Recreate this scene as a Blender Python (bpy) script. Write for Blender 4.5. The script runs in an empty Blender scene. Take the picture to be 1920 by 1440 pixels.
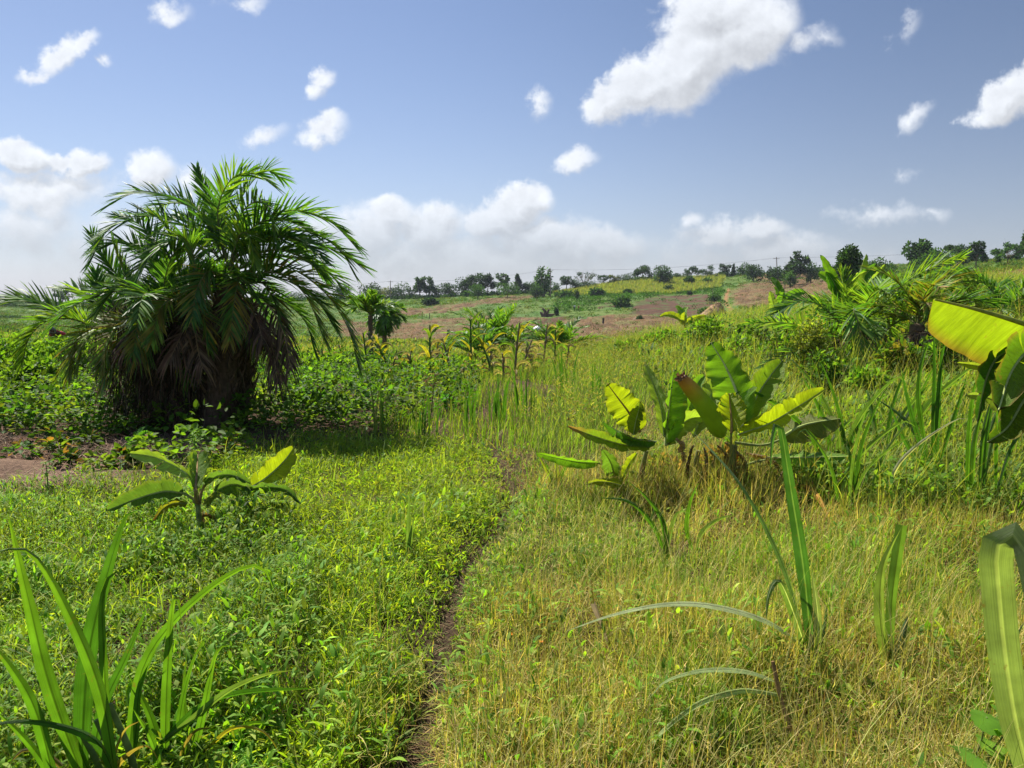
import bpy, math, random
import numpy as np
from mathutils import Vector
random.seed(5)
RG = np.random.default_rng(11)
SC = bpy.context.scene
COL = SC.collection

# ------------------------------------------------------------------ camera geometry (1920 x 1440 frame)
F, CZ = 1423.0, 1.6
PITCH = math.atan(160.0 / F)
CP, SP = math.cos(PITCH), math.sin(PITCH)
def ray(px, py):
    a, b = (px - 960.0) / F, (720.0 - py) / F
    return np.array([a, CP + b * SP, -SP + b * CP])
def P(px, py, d):
    """point at distance d ahead of the camera seen at px, py"""
    r = ray(px, py)
    return np.array([0, 0, CZ]) + r * (d / r[1])
def project(x, y, z):
    zc = z - CZ
    f = np.maximum(y * CP - zc * SP, 1e-3)
    return 960 + F * x / f, 720 - F * (y * SP + zc * CP) / f

# ------------------------------------------------------------------ terrain
DS = np.array([0, 4, 8, 14, 20, 35, 60, 100, 150, 190, 215, 250, 300, 350, 400, 480, 900.])
US = (np.array([-700, 0, 350, 700, 1000, 1240, 1450, 1650, 1900, 2500]) - 960) / F
def zof(py, d):
    r = ray(960, py)
    return CZ + r[2] / r[1] * d
def col(near, far):
    """near: heights at 0 4 8 14 20 35 60 100 m; far: picture rows at 150 .. 400 m"""
    z = list(near) + [zof(p, d) for p, d in zip(far, DS[8:15])]
    return z + [z[-1] - 5, z[-1] - 12]
ZT = np.array([
    col([0, 0, 0, -.05, -.2, -.8, -2.2, -3.6], [618, 612, 608, 600, 590, 580, 572]),
    col([0, 0, 0, -.05, -.2, -.8, -2.2, -3.6], [618, 612, 606, 597, 585, 574, 566]),
    col([0, 0, 0, -.1, -.35, -1., -2.5, -4.2], [622, 610, 602, 592, 578, 567, 566]),
    col([0, 0, 0, -.1, -.4, -1.1, -2.8, -4.6], [628, 606, 594, 578, 568, 562, 564]),
    col([0, 0, 0, -.05, -.3, -1.0, -3.0, -5.], [632, 610, 590, 570, 561, 551, 553]),
    col([0, 0, .02, .05, .1, -.2, -2.6, -5.], [628, 601, 580, 560, 545, 523, 524]),
    col([0, .03, .1, .3, .55, .7, -.2, -2.], [598, 572, 558, 541, 527, 515, 512]),
    col([0, .06, .25, .6, 1., 1.4, 1.2, 1.0], [548, 530, 522, 512, 504, 498, 497]),
    col([0, .1, .4, 1.0, 1.5, 2.3, 3.1, 4.8], [502, 494, 490, 487, 487, 488, 490]),
    col([0, .1, .5, 1.1, 1.8, 2.8, 4., 6.], [490, 480, 474, 470, 470, 472, 475])])
PATH = None
def smooth(t):
    return t * t * (3 - 2 * t)
def H(x, y):
    x, y = np.broadcast_arrays(np.asarray(x, float), np.asarray(y, float))
    yy = np.clip(y, 0, 899.9)
    u = np.clip(x / np.maximum(y, 6.0), US[0], US[-1] - 1e-6)
    i = np.clip(np.searchsorted(US, u, 'right') - 1, 0, len(US) - 2)
    fu = smooth((u - US[i]) / (US[i + 1] - US[i]))
    j = np.clip(np.searchsorted(DS, yy, 'right') - 1, 0, len(DS) - 2)
    fd = (yy - DS[j]) / (DS[j + 1] - DS[j])
    def hermite(k):
        jm, jp = np.maximum(j - 1, 0), np.minimum(j + 2, len(DS) - 1)
        h = DS[j + 1] - DS[j]
        m0 = (ZT[k, j + 1] - ZT[k, jm]) / (DS[j + 1] - DS[jm]) * h
        m1 = (ZT[k, jp] - ZT[k, j]) / (DS[jp] - DS[j]) * h
        t = fd
        return ((2*t**3 - 3*t**2 + 1) * ZT[k, j] + (t**3 - 2*t**2 + t) * m0 + (-2*t**3 + 3*t**2) * ZT[k, j + 1] + (t**3 - t**2) * m1)
    z = hermite(i) * (1 - fu) + hermite(i + 1) * fu
    z = z + .03 * np.sin(1.7 * x + .6 * y) * np.sin(1.3 * y - .4 * x + 1) + .015 * np.sin(4.1 * x + 1.2) * np.sin(3.7 * y)
    z = z + .18 * np.sin(.21 * x + .05 * y + 2) * np.sin(.17 * y) * np.clip((y - 25) / 60, 0, 1)
    if PATH is not None:
        xp = np.interp(y, PATH[:, 1], PATH[:, 0])
        z = z - .07 * np.exp(-((x - xp) / .13) ** 2) * ((y > 0) & (y < 9.5))
    return z
TT = np.concatenate([np.linspace(.8, 40, 2500), np.geomspace(40, 900, 4000)])
def at(px, py, dmin=0.0):
    r = ray(px, py); r = r / r[1]
    t = TT[TT > dmin]
    x, y, z = r[0] * t, t, CZ + r[2] * t
    k = np.nonzero(z < H(x, y))[0]
    if len(k) == 0:
        k = [len(t) - 1]
    t = t[k[0]]
    return np.array([r[0] * t, t, float(H(r[0] * t, t))])
def ground(px, d):
    """the ground at distance d ahead in the direction of picture column px"""
    x = (px - 960) / F * d / (CP + .1 * SP)
    return np.array([x, d, float(H(x, d))])
PATH = np.array([at(*p)[:2] for p in [(700, 1600), (770, 1440), (805, 1330), (830, 1230), (845, 1130), (880, 1050), (935, 985), (965, 935), (955, 890), (930, 850), (915, 815), (900, 790)]])
PATH = PATH[np.argsort(PATH[:, 1])]

def inside(px, py, poly):
    px, py = np.asarray(px), np.asarray(py)
    r = np.zeros(px.shape, bool)
    n = len(poly)
    for a in range(n):
        x0, y0 = poly[a]; x1, y1 = poly[(a + 1) % n]
        c = ((y0 > py) != (y1 > py))
        with np.errstate(divide='ignore', invalid='ignore'):
            r ^= c & (px < (x1 - x0) * (py - y0) / ((y1 - y0) if y1 != y0 else 1e-9) + x0)
    return r
def vnoise(x, y, s, seed=0):
    """smooth value noise 0..1"""
    g = np.random.default_rng(100 + seed).random((64, 64))
    a, b = x / s + 13.7, y / s + 5.3
    i, j = np.floor(a).astype(int), np.floor(b).astype(int)
    fa, fb = smooth(a - i), smooth(b - j)
    v = lambda p, q: g[p % 64, q % 64]
    return (v(i, j) * (1 - fa) + v(i + 1, j) * fa) * (1 - fb) + (v(i, j + 1) * (1 - fa) + v(i + 1, j + 1) * fa) * fb

# ------------------------------------------------------------------ materials
def nt_of(name):
    m = bpy.data.materials.new(name); m.use_nodes = True
    t = m.node_tree; t.nodes.clear()
    return m, t, t.nodes, t.links
def leaf_material(name, trans=.4, rough=.5, spec=.35, stripes=None, var=.35, nscale=9.0, gain=(1, 1, 1), tint=(1.5, 1.75, .45), spots=0):
    m, t, N, Lk = nt_of(name)
    out = N.new('ShaderNodeOutputMaterial')
    att = N.new('ShaderNodeAttribute'); att.attribute_name = 'Col'
    geo = N.new('ShaderNodeNewGeometry')
    noi = N.new('ShaderNodeTexNoise'); noi.inputs['Scale'].default_value = nscale; noi.inputs['Detail'].default_value = 3
    Lk.new(geo.outputs['Position'], noi.inputs['Vector'])
    mr = N.new('ShaderNodeMapRange'); mr.inputs['From Min'].default_value = .25; mr.inputs['From Max'].default_value = .75
    mr.inputs['To Min'].default_value = 1 - var; mr.inputs['To Max'].default_value = 1 + var
    Lk.new(noi.outputs['Fac'], mr.inputs['Value'])
    mul = N.new('ShaderNodeVectorMath'); mul.operation = 'SCALE'
    Lk.new(att.outputs['Color'], mul.inputs[0]); Lk.new(mr.outputs['Result'], mul.inputs['Scale'])
    gn = N.new('ShaderNodeVectorMath'); gn.operation = 'MULTIPLY'; gn.inputs[1].default_value = gain
    Lk.new(mul.outputs['Vector'], gn.inputs[0]); src = gn.outputs['Vector']
    pb = N.new('ShaderNodeBsdfPrincipled'); pb.inputs['Roughness'].default_value = rough
    pb.inputs['Specular IOR Level'].default_value = spec
    if stripes:
        uv = N.new('ShaderNodeUVMap'); uv.uv_map = 'UVMap'
        mp = N.new('ShaderNodeMapping'); mp.inputs['Scale'].default_value = (*stripes, 1)
        Lk.new(uv.outputs['UV'], mp.inputs['Vector'])
        n2 = N.new('ShaderNodeTexNoise'); n2.inputs['Scale'].default_value = 1.0; n2.inputs['Detail'].default_value = 4; n2.inputs['Roughness'].default_value = .7
        Lk.new(mp.outputs['Vector'], n2.inputs['Vector'])
        m2 = N.new('ShaderNodeMapRange'); m2.inputs['From Min'].default_value = .3; m2.inputs['From Max'].default_value = .7
        m2.inputs['To Min'].default_value = .68; m2.inputs['To Max'].default_value = 1.22  # vein stripes in the colour, strengthened to imitate shading of the leaf pleats
        Lk.new(n2.outputs['Fac'], m2.inputs['Value'])
        mu2 = N.new('ShaderNodeVectorMath'); mu2.operation = 'SCALE'
        Lk.new(src, mu2.inputs[0]); Lk.new(m2.outputs['Result'], mu2.inputs['Scale'])
        src = mu2.outputs['Vector']
        bp = N.new('ShaderNodeBump'); bp.inputs['Strength'].default_value = .85; bp.inputs['Distance'].default_value = .02
        Lk.new(n2.outputs['Fac'], bp.inputs['Height']); Lk.new(bp.outputs['Normal'], pb.inputs['Normal'])
    if spots:
        n4 = N.new('ShaderNodeTexNoise'); n4.inputs['Scale'].default_value = spots; n4.inputs['Detail'].default_value = 5; n4.inputs['Roughness'].default_value = .65
        Lk.new(geo.outputs['Position'], n4.inputs['Vector'])
        m4 = N.new('ShaderNodeMapRange'); m4.inputs['From Min'].default_value = .63; m4.inputs['From Max'].default_value = .72; m4.inputs['To Max'].default_value = .8
        Lk.new(n4.outputs['Fac'], m4.inputs['Value'])
        mx4 = N.new('ShaderNodeMix'); mx4.data_type = 'RGBA'; mx4.inputs['B'].default_value = (.20, .13, .045, 1)
        Lk.new(m4.outputs['Result'], mx4.inputs['Factor']); Lk.new(src, mx4.inputs['A']); src = mx4.outputs['Result']
    Lk.new(src, pb.inputs['Base Color'])
    if trans > 0:
        tr = N.new('ShaderNodeBsdfTranslucent')
        ty = N.new('ShaderNodeVectorMath'); ty.operation = 'MULTIPLY'; ty.inputs[1].default_value = tint
        Lk.new(src, ty.inputs[0]); Lk.new(ty.outputs['Vector'], tr.inputs['Color'])
        mx = N.new('ShaderNodeMixShader'); mx.inputs['Fac'].default_value = trans
        Lk.new(pb.outputs[0], mx.inputs[1]); Lk.new(tr.outputs[0], mx.inputs[2])
        Lk.new(mx.outputs[0], out.inputs['Surface'])
    else:
        Lk.new(pb.outputs[0], out.inputs['Surface'])
    return m
M_LEAF = leaf_material('leaf_blades', .46, .6, .14, gain=(1.6, 1.36, 1.08), tint=(1.68, 1.72, .45))
M_BAN = leaf_material('banana_leaf', .45, .45, .25, stripes=(1.2, 46), var=.22, nscale=7, tint=(1.7, 1.75, .4), spots=16)
M_STRAP = leaf_material('cane_leaf', .45, .5, .25, stripes=(11, 1.1), var=.25, nscale=14, gain=(1.15, 1.15, 1.0), tint=(1.65, 1.75, .45), spots=24)
M_PALM = leaf_material('palm_leaflets', .42, .5, .25, gain=(1.6, 1.4, 1.15), tint=(1.6, 1.7, .45))
M_TREE = leaf_material('tree_foliage', .3, .7, .05, var=.4, nscale=.6, gain=(1.4, 1.2, 1.1))
M_STRAW = leaf_material('dry_straw', .2, .8, .1, tint=(1.15, 1.1, .95))
M_DRY = leaf_material('dry_grass_blades', .42, .6, .12, gain=(1.45, 1.45, 1.05), tint=(1.36, 1.42, .6))
M_WOOD = leaf_material('bark_and_stems', 0, .85, .15, var=.4, nscale=22)
M_PLAIN = leaf_material('cloth_and_paint', 0, .7, .2, var=.08)

# ------------------------------------------------------------------ mesh collector
class MB:
    def __init__(s):
        s.v, s.f, s.c, s.u, s.n = [], [], [], [], 0
    def add(s, v, f, c, uv=None):
        v = np.asarray(v, float).reshape(-1, 3); f = np.asarray(f, int)
        if f.shape[1] == 3:
            f = np.concatenate([f, np.full((len(f), 1), -1 - s.n)], 1)
        c = np.asarray(c, float)
        c = np.broadcast_to(c, (len(v), 3)) if c.ndim == 1 else c.reshape(-1, 3)
        s.v.append(v); s.f.append(f + s.n); s.c.append(c)
        s.u.append(np.zeros((len(v), 2)) if uv is None else np.asarray(uv, float).reshape(-1, 2))
        s.n += len(v)
    def build(s, name, mat, parent=None, origin=None, smooth=True):
        v = np.concatenate(s.v); f = np.concatenate(s.f); c = np.concatenate(s.c); uv = np.concatenate(s.u)
        org = np.zeros(3)
        o = bpy.data.objects.new(name, me := bpy.data.meshes.new(name))
        if parent is not None:
            o.parent = parent
            org = np.array(parent['_org'])
        elif origin is not None:
            org = np.asarray(origin, float); o.location = org
        o['_org'] = [float(a) for a in org]
        v = v - org
        quad = f[:, 3] >= 0
        cnt = np.where(quad, 4, 3)
        flat = f.ravel()[(np.arange(4)[None, :] < cnt[:, None]).ravel()]
        me.vertices.add(len(v)); me.vertices.foreach_set('co', v.astype(np.float32).ravel())
        me.loops.add(len(flat)); me.loops.foreach_set('vertex_index', flat.astype(np.int32))
        me.polygons.add(len(f))
        st = np.concatenate([[0], np.cumsum(cnt)[:-1]]).astype(np.int32)
        me.polygons.foreach_set('loop_start', st)
        me.polygons.foreach_set('use_smooth', np.full(len(f), smooth))
        me.update(calc_edges=True)
        a = me.color_attributes.new('Col', 'FLOAT_COLOR', 'POINT')
        a.data.foreach_set('color', np.concatenate([np.clip(c, 0, 1), np.ones((len(c), 1))], 1).astype(np.float32).ravel())
        if np.any(uv):
            l = me.uv_layers.new(name='UVMap')
            l.data.foreach_set('uv', uv[flat].astype(np.float32).ravel())
        me.materials.append(mat)
        COL.objects.link(o)
        return o
def tag(o, label, cat=None, group=None, kind=None):
    o['label'] = label
    if cat: o['category'] = cat
    if group: o['group'] = group
    if kind: o['kind'] = kind
    return o
def thing(name, label, cat, loc, group=None):
    o = bpy.data.objects.new(name, None); COL.objects.link(o)
    o.location = [float(a) for a in loc]; o['_org'] = [float(a) for a in loc]
    o.empty_display_size = .2
    return tag(o, label, cat, group)

# ------------------------------------------------------------------ shape builders
def ribbon(mb, path, side, w, colr):
    """path (N,k,3), side (N,3) or (N,k,3), half width (N,k), colour (N,k,3)"""
    n, k = path.shape[:2]
    if side.ndim == 2: side = side[:, None, :]
    a, b = path - side * w[..., None], path + side * w[..., None]
    v = np.stack([a, b], 2).reshape(-1, 3)
    base = (np.arange(n) * k * 2)[:, None]
    j = np.arange(k - 1)[None, :] * 2
    q = np.stack([base + j, base + j + 1, base + j + 3, base + j + 2], 2).reshape(-1, 4)
    mb.add(v, q, np.repeat(colr.reshape(-1, 3), 2, 0))
def blades(mb, base, L, W, az, lean, curl, c0, c1, k=4, spin=None, lance=False):
    n = len(base)
    t = (np.arange(k - 1) + .5) / (k - 1)
    th = lean[:, None] + curl[:, None] * t[None, :] ** 1.2
    d = (L / (k - 1))[:, None]
    h = np.concatenate([np.zeros((n, 1)), np.cumsum(np.sin(th) * d, 1)], 1)
    z = np.concatenate([np.zeros((n, 1)), np.cumsum(np.cos(th) * d, 1)], 1)
    ca, sa = np.cos(az), np.sin(az)
    path = base[:, None, :] + np.stack([h * ca[:, None], h * sa[:, None], z], 2)
    sp = az + np.pi / 2 if spin is None else spin
    side = np.stack([np.cos(sp), np.sin(sp), np.zeros(n)], 1)
    tt = np.linspace(0, 1, k)[None, :]
    w = W[:, None] * .5 * (np.minimum(1, .55 + tt * 1.6) * (1 - tt ** 2.2) + .04)
    if lance: w = W[:, None] * .5 * (np.sin(np.pi * (.08 + .92 * tt) ** .8) ** .9 + .03)
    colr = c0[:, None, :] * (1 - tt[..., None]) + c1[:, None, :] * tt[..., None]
    ribbon(mb, path, side, w, colr)
def nrm(a):
    return a / np.maximum(np.linalg.norm(a, axis=-1, keepdims=True), 1e-9)
def leaves(mb, base, d, up, L, W, fold, c):
    """pointed leaflets folded along the midrib"""
    n = len(base)
    d = nrm(d); s = nrm(np.cross(d, up)); u = np.cross(s, d)
    L, W, fold = L[:, None], W[:, None], fold[:, None]
    tip = base + d * L - u * L * .12
    f = u * W * fold
    l1 = base + d * L * .33 + s * W * .5 + f; r1 = base + d * L * .33 - s * W * .5 + f
    l2 = base + d * L * .7 + s * W * .36 + f * .6; r2 = base + d * L * .7 - s * W * .36 + f * .6
    v = np.stack([base, l1, l2, tip, r2, r1], 1).reshape(-1, 3)
    i = (np.arange(n) * 6)[:, None]
    q = np.concatenate([i + np.array([[0, 1, 2, 3]]), i + np.array([[0, 3, 4, 5]])], 0)
    mb.add(v, q, np.repeat(c, 6, 0))
def rand_dirs(n, zbias=0.0):
    v = RG.normal(size=(n, 3)); v[:, 2] += zbias
    return nrm(v)
def palette(cols, n, jit=.18):
    cols = np.asarray(cols, float)
    c = cols[RG.integers(0, len(cols), n)]
    return c * (1 + jit * RG.normal(size=(n, 1))).clip(.4, 1.7) * (1 + .06 * RG.normal(size=(n, 3)))
def catmull(pts, n):
    p = np.asarray(pts, float)
    p = np.concatenate([[2 * p[0] - p[1]], p, [2 * p[-1] - p[-2]]])
    m = len(p) - 3
    t = np.linspace(0, m - 1e-6, n); i = t.astype(int); t = (t - i)[:, None]
    a, b, c, d = p[i], p[i + 1], p[i + 2], p[i + 3]
    q = .5 * (2 * b + (c - a) * t + (2 * a - 5 * b + 4 * c - d) * t ** 2 + (-a + 3 * b - 3 * c + d) * t ** 3)
    s = np.concatenate([[0], np.cumsum(np.linalg.norm(np.diff(q, axis=0), axis=1))])
    r = np.linspace(0, s[-1], n)
    return np.stack([np.interp(r, s, q[:, k]) for k in range(3)], 1)
def tube(mb, path, rad, c, sides=7, cap=True):
    path = np.asarray(path, float); n = len(path)
    rad = np.broadcast_to(np.asarray(rad, float), (n,))
    T = nrm(np.gradient(path, axis=0))
    ref = np.array([0, 0, 1.]) if abs(T[0, 2]) < .9 else np.array([1., 0, 0])
    a = nrm(np.cross(T, ref)); b = np.cross(T, a)
    th = np.arange(sides) / sides * 2 * np.pi
    v = path[:, None, :] + rad[:, None, None] * (a[:, None, :] * np.cos(th)[None, :, None] + b[:, None, :] * np.sin(th)[None, :, None])
    i = np.arange(n - 1)[:, None] * sides; j = np.arange(sides)[None, :]; j2 = (j + 1) % sides
    q = np.stack([i + j, i + j2, i + sides + j2, i + sides + j], 2).reshape(-1, 4)
    c = np.asarray(c, float)
    cc = c if c.ndim == 1 else np.repeat(c, sides, 0)
    mb.add(v, q, cc)
    if cap:
        for e, k in ((0, 1), (n - 1, -1)):
            ring = v[e]
            vv = np.concatenate([ring, [path[e] + T[e] * (-k) * rad[e] * .35]])
            tri = np.stack([np.arange(sides), (np.arange(sides) + 1) % sides, np.full(sides, sides)], 1)
            mb.add(vv, tri if k < 0 else tri[:, ::-1], c if c.ndim == 1 else c[e])
def strap(mb, pts, w, c, roll=0., vee=.35, n=22, tip=None, midrib=None, prof=None, ripple=0.):
    """one long strap leaf along pts (3-D): five verts across, folded along its midrib"""
    p = catmull(pts, n); T = nrm(np.gradient(p, axis=0))
    view = nrm(p - np.array([0, 0, CZ]))
    S = nrm(np.cross(view, T)); Nn = np.cross(T, S)
    ro = roll + ripple * np.sin(np.linspace(0, 5, n) + random.random() * 6)
    ro = np.broadcast_to(ro, (n,))[:, None]
    S, Nn = S * np.cos(ro) + Nn * np.sin(ro), -S * np.sin(ro) + Nn * np.cos(ro)
    t = np.linspace(0, 1, n)
    pr = (np.minimum(1, .5 + 1.3 * t) * (1 - t ** 2.6) + .02) if prof is None else prof(t)
    hw = (w * pr)[:, None]
    c = np.asarray(c, float); tip = c if tip is None else np.asarray(tip, float)
    mid = c * .42 if midrib is None else np.asarray(midrib, float)  # default midrib darkened in its colour, as if seen against the light
    k = np.clip((t - .55) / .45, 0, 1)[:, None]
    cb = c * (1 - k) + tip * k
    cb = cb * (1 + .12 * np.sin(t * 23 + random.random() * 9)[:, None])
    rows, cols, uvs = [], [], []
    for x, up in ((-1, 1), (-.17, .1), (-.07, 0), (.07, 0), (.17, .1), (1, 1)):
        rows.append(p + S * hw * x * math.cos(vee) + Nn * hw * up * math.sin(vee))
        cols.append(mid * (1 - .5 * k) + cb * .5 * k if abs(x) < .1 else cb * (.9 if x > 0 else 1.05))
        uvs.append(np.stack([np.full(n, x + 1.01), t], 1))
    v = np.stack(rows, 1); i = np.arange(n - 1)[:, None] * 6; j = np.arange(5)[None, :]
    q = np.stack([i + j, i + j + 1, i + 7 + j, i + 6 + j], 2).reshape(-1, 4)
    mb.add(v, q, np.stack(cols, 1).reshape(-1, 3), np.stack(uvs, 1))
    return p
def banana_leaf(parent, pts, w, c, roll=0., fold=(.3, .3), droop=.5, tip=None, cuts=3, name='leaf', edge=None, n=36, start=.0, blunt=1., label=None, rib=(.34, .40, .12), halves=(0, 1)):
    """lamina with two halves hanging from the midrib, plus the midrib as its own sub-part"""
    mb = MB()
    p = catmull(pts, n); T = nrm(np.gradient(p, axis=0))
    view = nrm(p - np.array([0, 0, CZ]))
    S = nrm(np.cross(view, T)); Nn = np.cross(T, S)
    S, Nn = S * math.cos(roll) + Nn * math.sin(roll), -S * math.sin(roll) + Nn * math.cos(roll)
    c = np.asarray(c, float); tipc = c if tip is None else np.asarray(tip, float)
    ii = np.arange(n); t = ii / (n - 1)
    tl = np.clip((t - start) / (1 - start), 0, 1)
    pr = np.clip(np.sin(np.pi * np.clip(tl, 0, 1) ** .75), 0, 1) ** (.55 / blunt) * (tl > 0) + .01
    for side in halves:
        sg = -1 if side == 0 else 1
        cutset = sorted(random.sample(range(int(n * (start + .12)) + 1, n - 3), cuts)) if cuts else []
        bounds = [int(start * (n - 1))] + cutset + [n - 1]
        ph = random.random() * 6
        for a, b in zip(bounds[:-1], bounds[1:]):
            idx = np.arange(a, b + 1)
            extra = random.uniform(-.12, .3) if cuts else 0
            gap = np.ones(len(idx))
            K = 6
            ang = fold[side] + extra
            prev = p[idx] * 1.0
            vs, cs, us = [prev], [None], [np.stack([np.zeros(len(idx)), t[idx]], 1)]
            hw = w * pr[idx]
            for k in range(1, K + 1):
                x = k / K
                a2 = ang + droop * x ** 1.5 + (.16 * np.sin(idx * .55 + ph) + .12 * np.sin(idx * 1.3 + 2 * ph)) * x
                a2 = a2[:, None]
                slip = T[idx] * (.25 * hw / K)[:, None]
                prev = prev + (S[idx] * sg * np.cos(a2) - Nn[idx] * np.sin(a2)) * (hw / K)[:, None] + slip
                if cuts and k == K:
                    prev = prev + T[idx] * (np.where(idx == a, .02, 0) - np.where(idx == b, .02, 0))[:, None] * (w / .15)
                vs.append(prev); us.append(np.stack([np.full(len(idx), x * sg), t[idx] - .05 * x], 1))
            v = np.stack(vs, 1)
            kt = np.clip((tl[idx] - .72) / .2, 0, 1)
            kt = np.where(np.all(tipc == c), 0, kt)[:, None, None]
            cc = c[None, None, :] * (1 - kt) + tipc[None, None, :] * kt
            cc = np.broadcast_to(cc, v.shape).copy()
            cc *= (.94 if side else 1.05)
            if edge is not None:
                cc[:, K] = np.asarray(edge)
                cc[:, K - 1] = cc[:, K - 1] * .6 + np.asarray(edge) * .4
            m = len(idx); i = np.arange(m - 1)[:, None] * (K + 1); j = np.arange(K)[None, :]
            q = np.stack([i + j, i + j + 1, i + K + 2 + j, i + K + 1 + j], 2).reshape(-1, 4)
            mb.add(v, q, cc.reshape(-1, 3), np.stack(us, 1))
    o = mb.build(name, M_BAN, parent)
    if label: o['label'] = label
    r = MB()
    tube(r, p - Nn * w * .03, w * .085 * (1 - .85 * t) + .0008, rib, 6)
    r.build('midrib', M_WOOD, o)
    return o
def frond(parent, pts, L, n=46, c=((.05, .11, .02),), roll=0., vee=.45, sag=.16, wid=.012, name='frond', start=.12, rib=(.16, .17, .06), a0=62, a1=24, label=None, rr=.012, ct=None):
    """one pinnate palm frond; its rachis is a sub-part"""
    p = catmull(pts, 40); T = nrm(np.gradient(p, axis=0))
    out = p[-1] - p[0]; out = out * [1, 1, 0] + np.array([1e-4, 0, 0])
    S0 = nrm(np.cross(nrm(out), [0, 0, 1.]))
    S = nrm(S0 - T * (T @ S0)[:, None]); Nn = np.cross(S, T)
    S, Nn = S * math.cos(roll) + Nn * math.sin(roll), -S * math.sin(roll) + Nn * math.cos(roll)
    t = np.tile(start + (1 - start) * (np.arange(n) + .5) / n, 2)
    t = np.clip(t + RG.normal(size=2 * n) * .006, 0, 1)
    sg = np.repeat([-1., 1.], n)
    f = lambda A: np.stack([np.interp(t, np.linspace(0, 1, 40), A[:, k]) for k in range(3)], 1)
    pp, tt, ss, nn = f(p), f(T), f(S), f(Nn)
    al = np.radians(a0 + (a1 - a0) * t + RG.normal(size=2 * n) * 6)
    be = vee + RG.normal(size=2 * n) * .15
    d = nrm(tt * np.cos(al)[:, None] + np.sin(al)[:, None] * (ss * (sg * np.cos(be))[:, None] + nn * np.sin(be)[:, None]))
    ln = L * (.25 + .75 * np.sin(np.pi * np.clip(.1 + .82 * t, 0, 1)) ** .8) * (1 + RG.normal(size=2 * n) * .08)
    k = 5; s = np.linspace(0, 1, k)[None, :, None]
    path = pp[:, None, :] + d[:, None, :] * ln[:, None, None] * s
    path[..., 2] -= (sag * ln[:, None] * s[..., 0] ** 2 * (1 + .4 * RG.normal(size=(2 * n, 1))))
    side = nrm(np.cross(d, nn) + nn * (RG.normal(size=(2 * n, 1)) * .5))
    w = wid * (np.array([.7, 1, .9, .6, .08])[None, :]) * (.8 + .4 * RG.random((2 * n, 1)))
    cc = palette(c, 2 * n)
    ce = cc if ct is None else palette(ct, 2 * n)
    cc = cc[:, None, :] * (1 - s) + ce[:, None, :] * s
    mb = MB(); ribbon(mb, path, side, w, cc)
    o = mb.build(name, M_PALM if name == 'frond' else M_STRAW, parent)
    if label: o['label'] = label
    r = MB(); tube(r, p, rr * (1 - .8 * np.linspace(0, 1, 40)), rib, 5)
    r.build('rachis', M_WOOD, o)
    return o
def arch(c, az, el, L, droop, n=7):
    pts = [np.asarray(c, float)]
    for k in range(n):
        e = el - droop * ((k + .5) / n) ** 1.25
        pts.append(pts[-1] + L / n * np.array([math.cos(e) * math.cos(az), math.cos(e) * math.sin(az), math.sin(e)]))
    return pts
def leaf_ball(mb, c, r, n, size, cols, jit=.22, shell=.55):
    """n leaves filling an ellipsoid, denser towards its skin"""
    d = rand_dirs(n)
    rad = shell + (1 - shell) * RG.random(n) ** .7
    pos = np.asarray(c) + d * np.asarray(r) * rad[:, None]
    dd = nrm(d * .7 + rand_dirs(n) * .9 + np.array([0, 0, -.15]))
    L = size * (.7 + .6 * RG.random(n))
    leaves(mb, pos, dd, rand_dirs(n, .6), L, L * .5, .3 * RG.random(n), palette(cols, n, jit))
# ------------------------------------------------------------------ camera, sun, sky
cam = bpy.data.cameras.new('camera'); cam_o = bpy.data.objects.new('camera', cam); COL.objects.link(cam_o)
cam.sensor_width = 36; cam.lens = 36 * F / 1920; cam.clip_start = .05; cam.clip_end = 6000
cam_o.location = (0, 0, CZ); cam_o.rotation_euler = (math.pi / 2 - PITCH, 0, 0)
SC.camera = cam_o
SUN_AZ, SUN_EL = math.radians(-38), math.radians(52)
to_sun = Vector((math.sin(SUN_AZ) * math.cos(SUN_EL), math.cos(SUN_AZ) * math.cos(SUN_EL), math.sin(SUN_EL)))
sl = bpy.data.lights.new('sun', 'SUN'); sl.energy = 4.1; sl.angle = math.radians(.53); sl.color = (1, .95, .86)
so = bpy.data.objects.new('sun', sl); COL.objects.link(so)
so.rotation_euler = (-to_sun).to_track_quat('-Z', 'Y').to_euler(); so.location = (0, 0, 60)
SC.view_settings.view_transform = 'Standard'; SC.view_settings.look = 'None'
SC.view_settings.gamma = 1; SC.view_settings.exposure = 1.15
cy = SC.cycles
cy.max_bounces = 6; cy.diffuse_bounces = 4; cy.glossy_bounces = 2; cy.transmission_bounces = 4; cy.transparent_max_bounces = 6; cy.volume_bounces = 0
cy.caustics_reflective = False; cy.caustics_refractive = False

world = bpy.data.worlds.new('World'); SC.world = world; world.use_nodes = True
wt = world.node_tree; wt.nodes.clear(); WN, WL = wt.nodes, wt.links
def wn(kind, **kw):
    n = WN.new(kind)
    for k, v in kw.items(): setattr(n, k, v)
    return n
def wm(op, a, b=None, c=None):
    n = wn('ShaderNodeMath', operation=op)
    for i, x in enumerate((a, b, c)):
        if x is None: continue
        if isinstance(x, (int, float)): n.inputs[i].default_value = x
        else: WL.new(x, n.inputs[i])
    return n.outputs[0]
def wrange(x, a, b, c=0., d=1., sm=True):
    n = wn('ShaderNodeMapRange'); n.interpolation_type = 'SMOOTHSTEP' if sm else 'LINEAR'
    WL.new(x, n.inputs['Value'])
    for k, v in zip(('From Min', 'From Max', 'To Min', 'To Max'), (a, b, c, d)): n.inputs[k].default_value = v
    return n.outputs['Result']
sky = wn('ShaderNodeTexSky', sky_type='NISHITA'); sky.sun_disc = False
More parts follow.
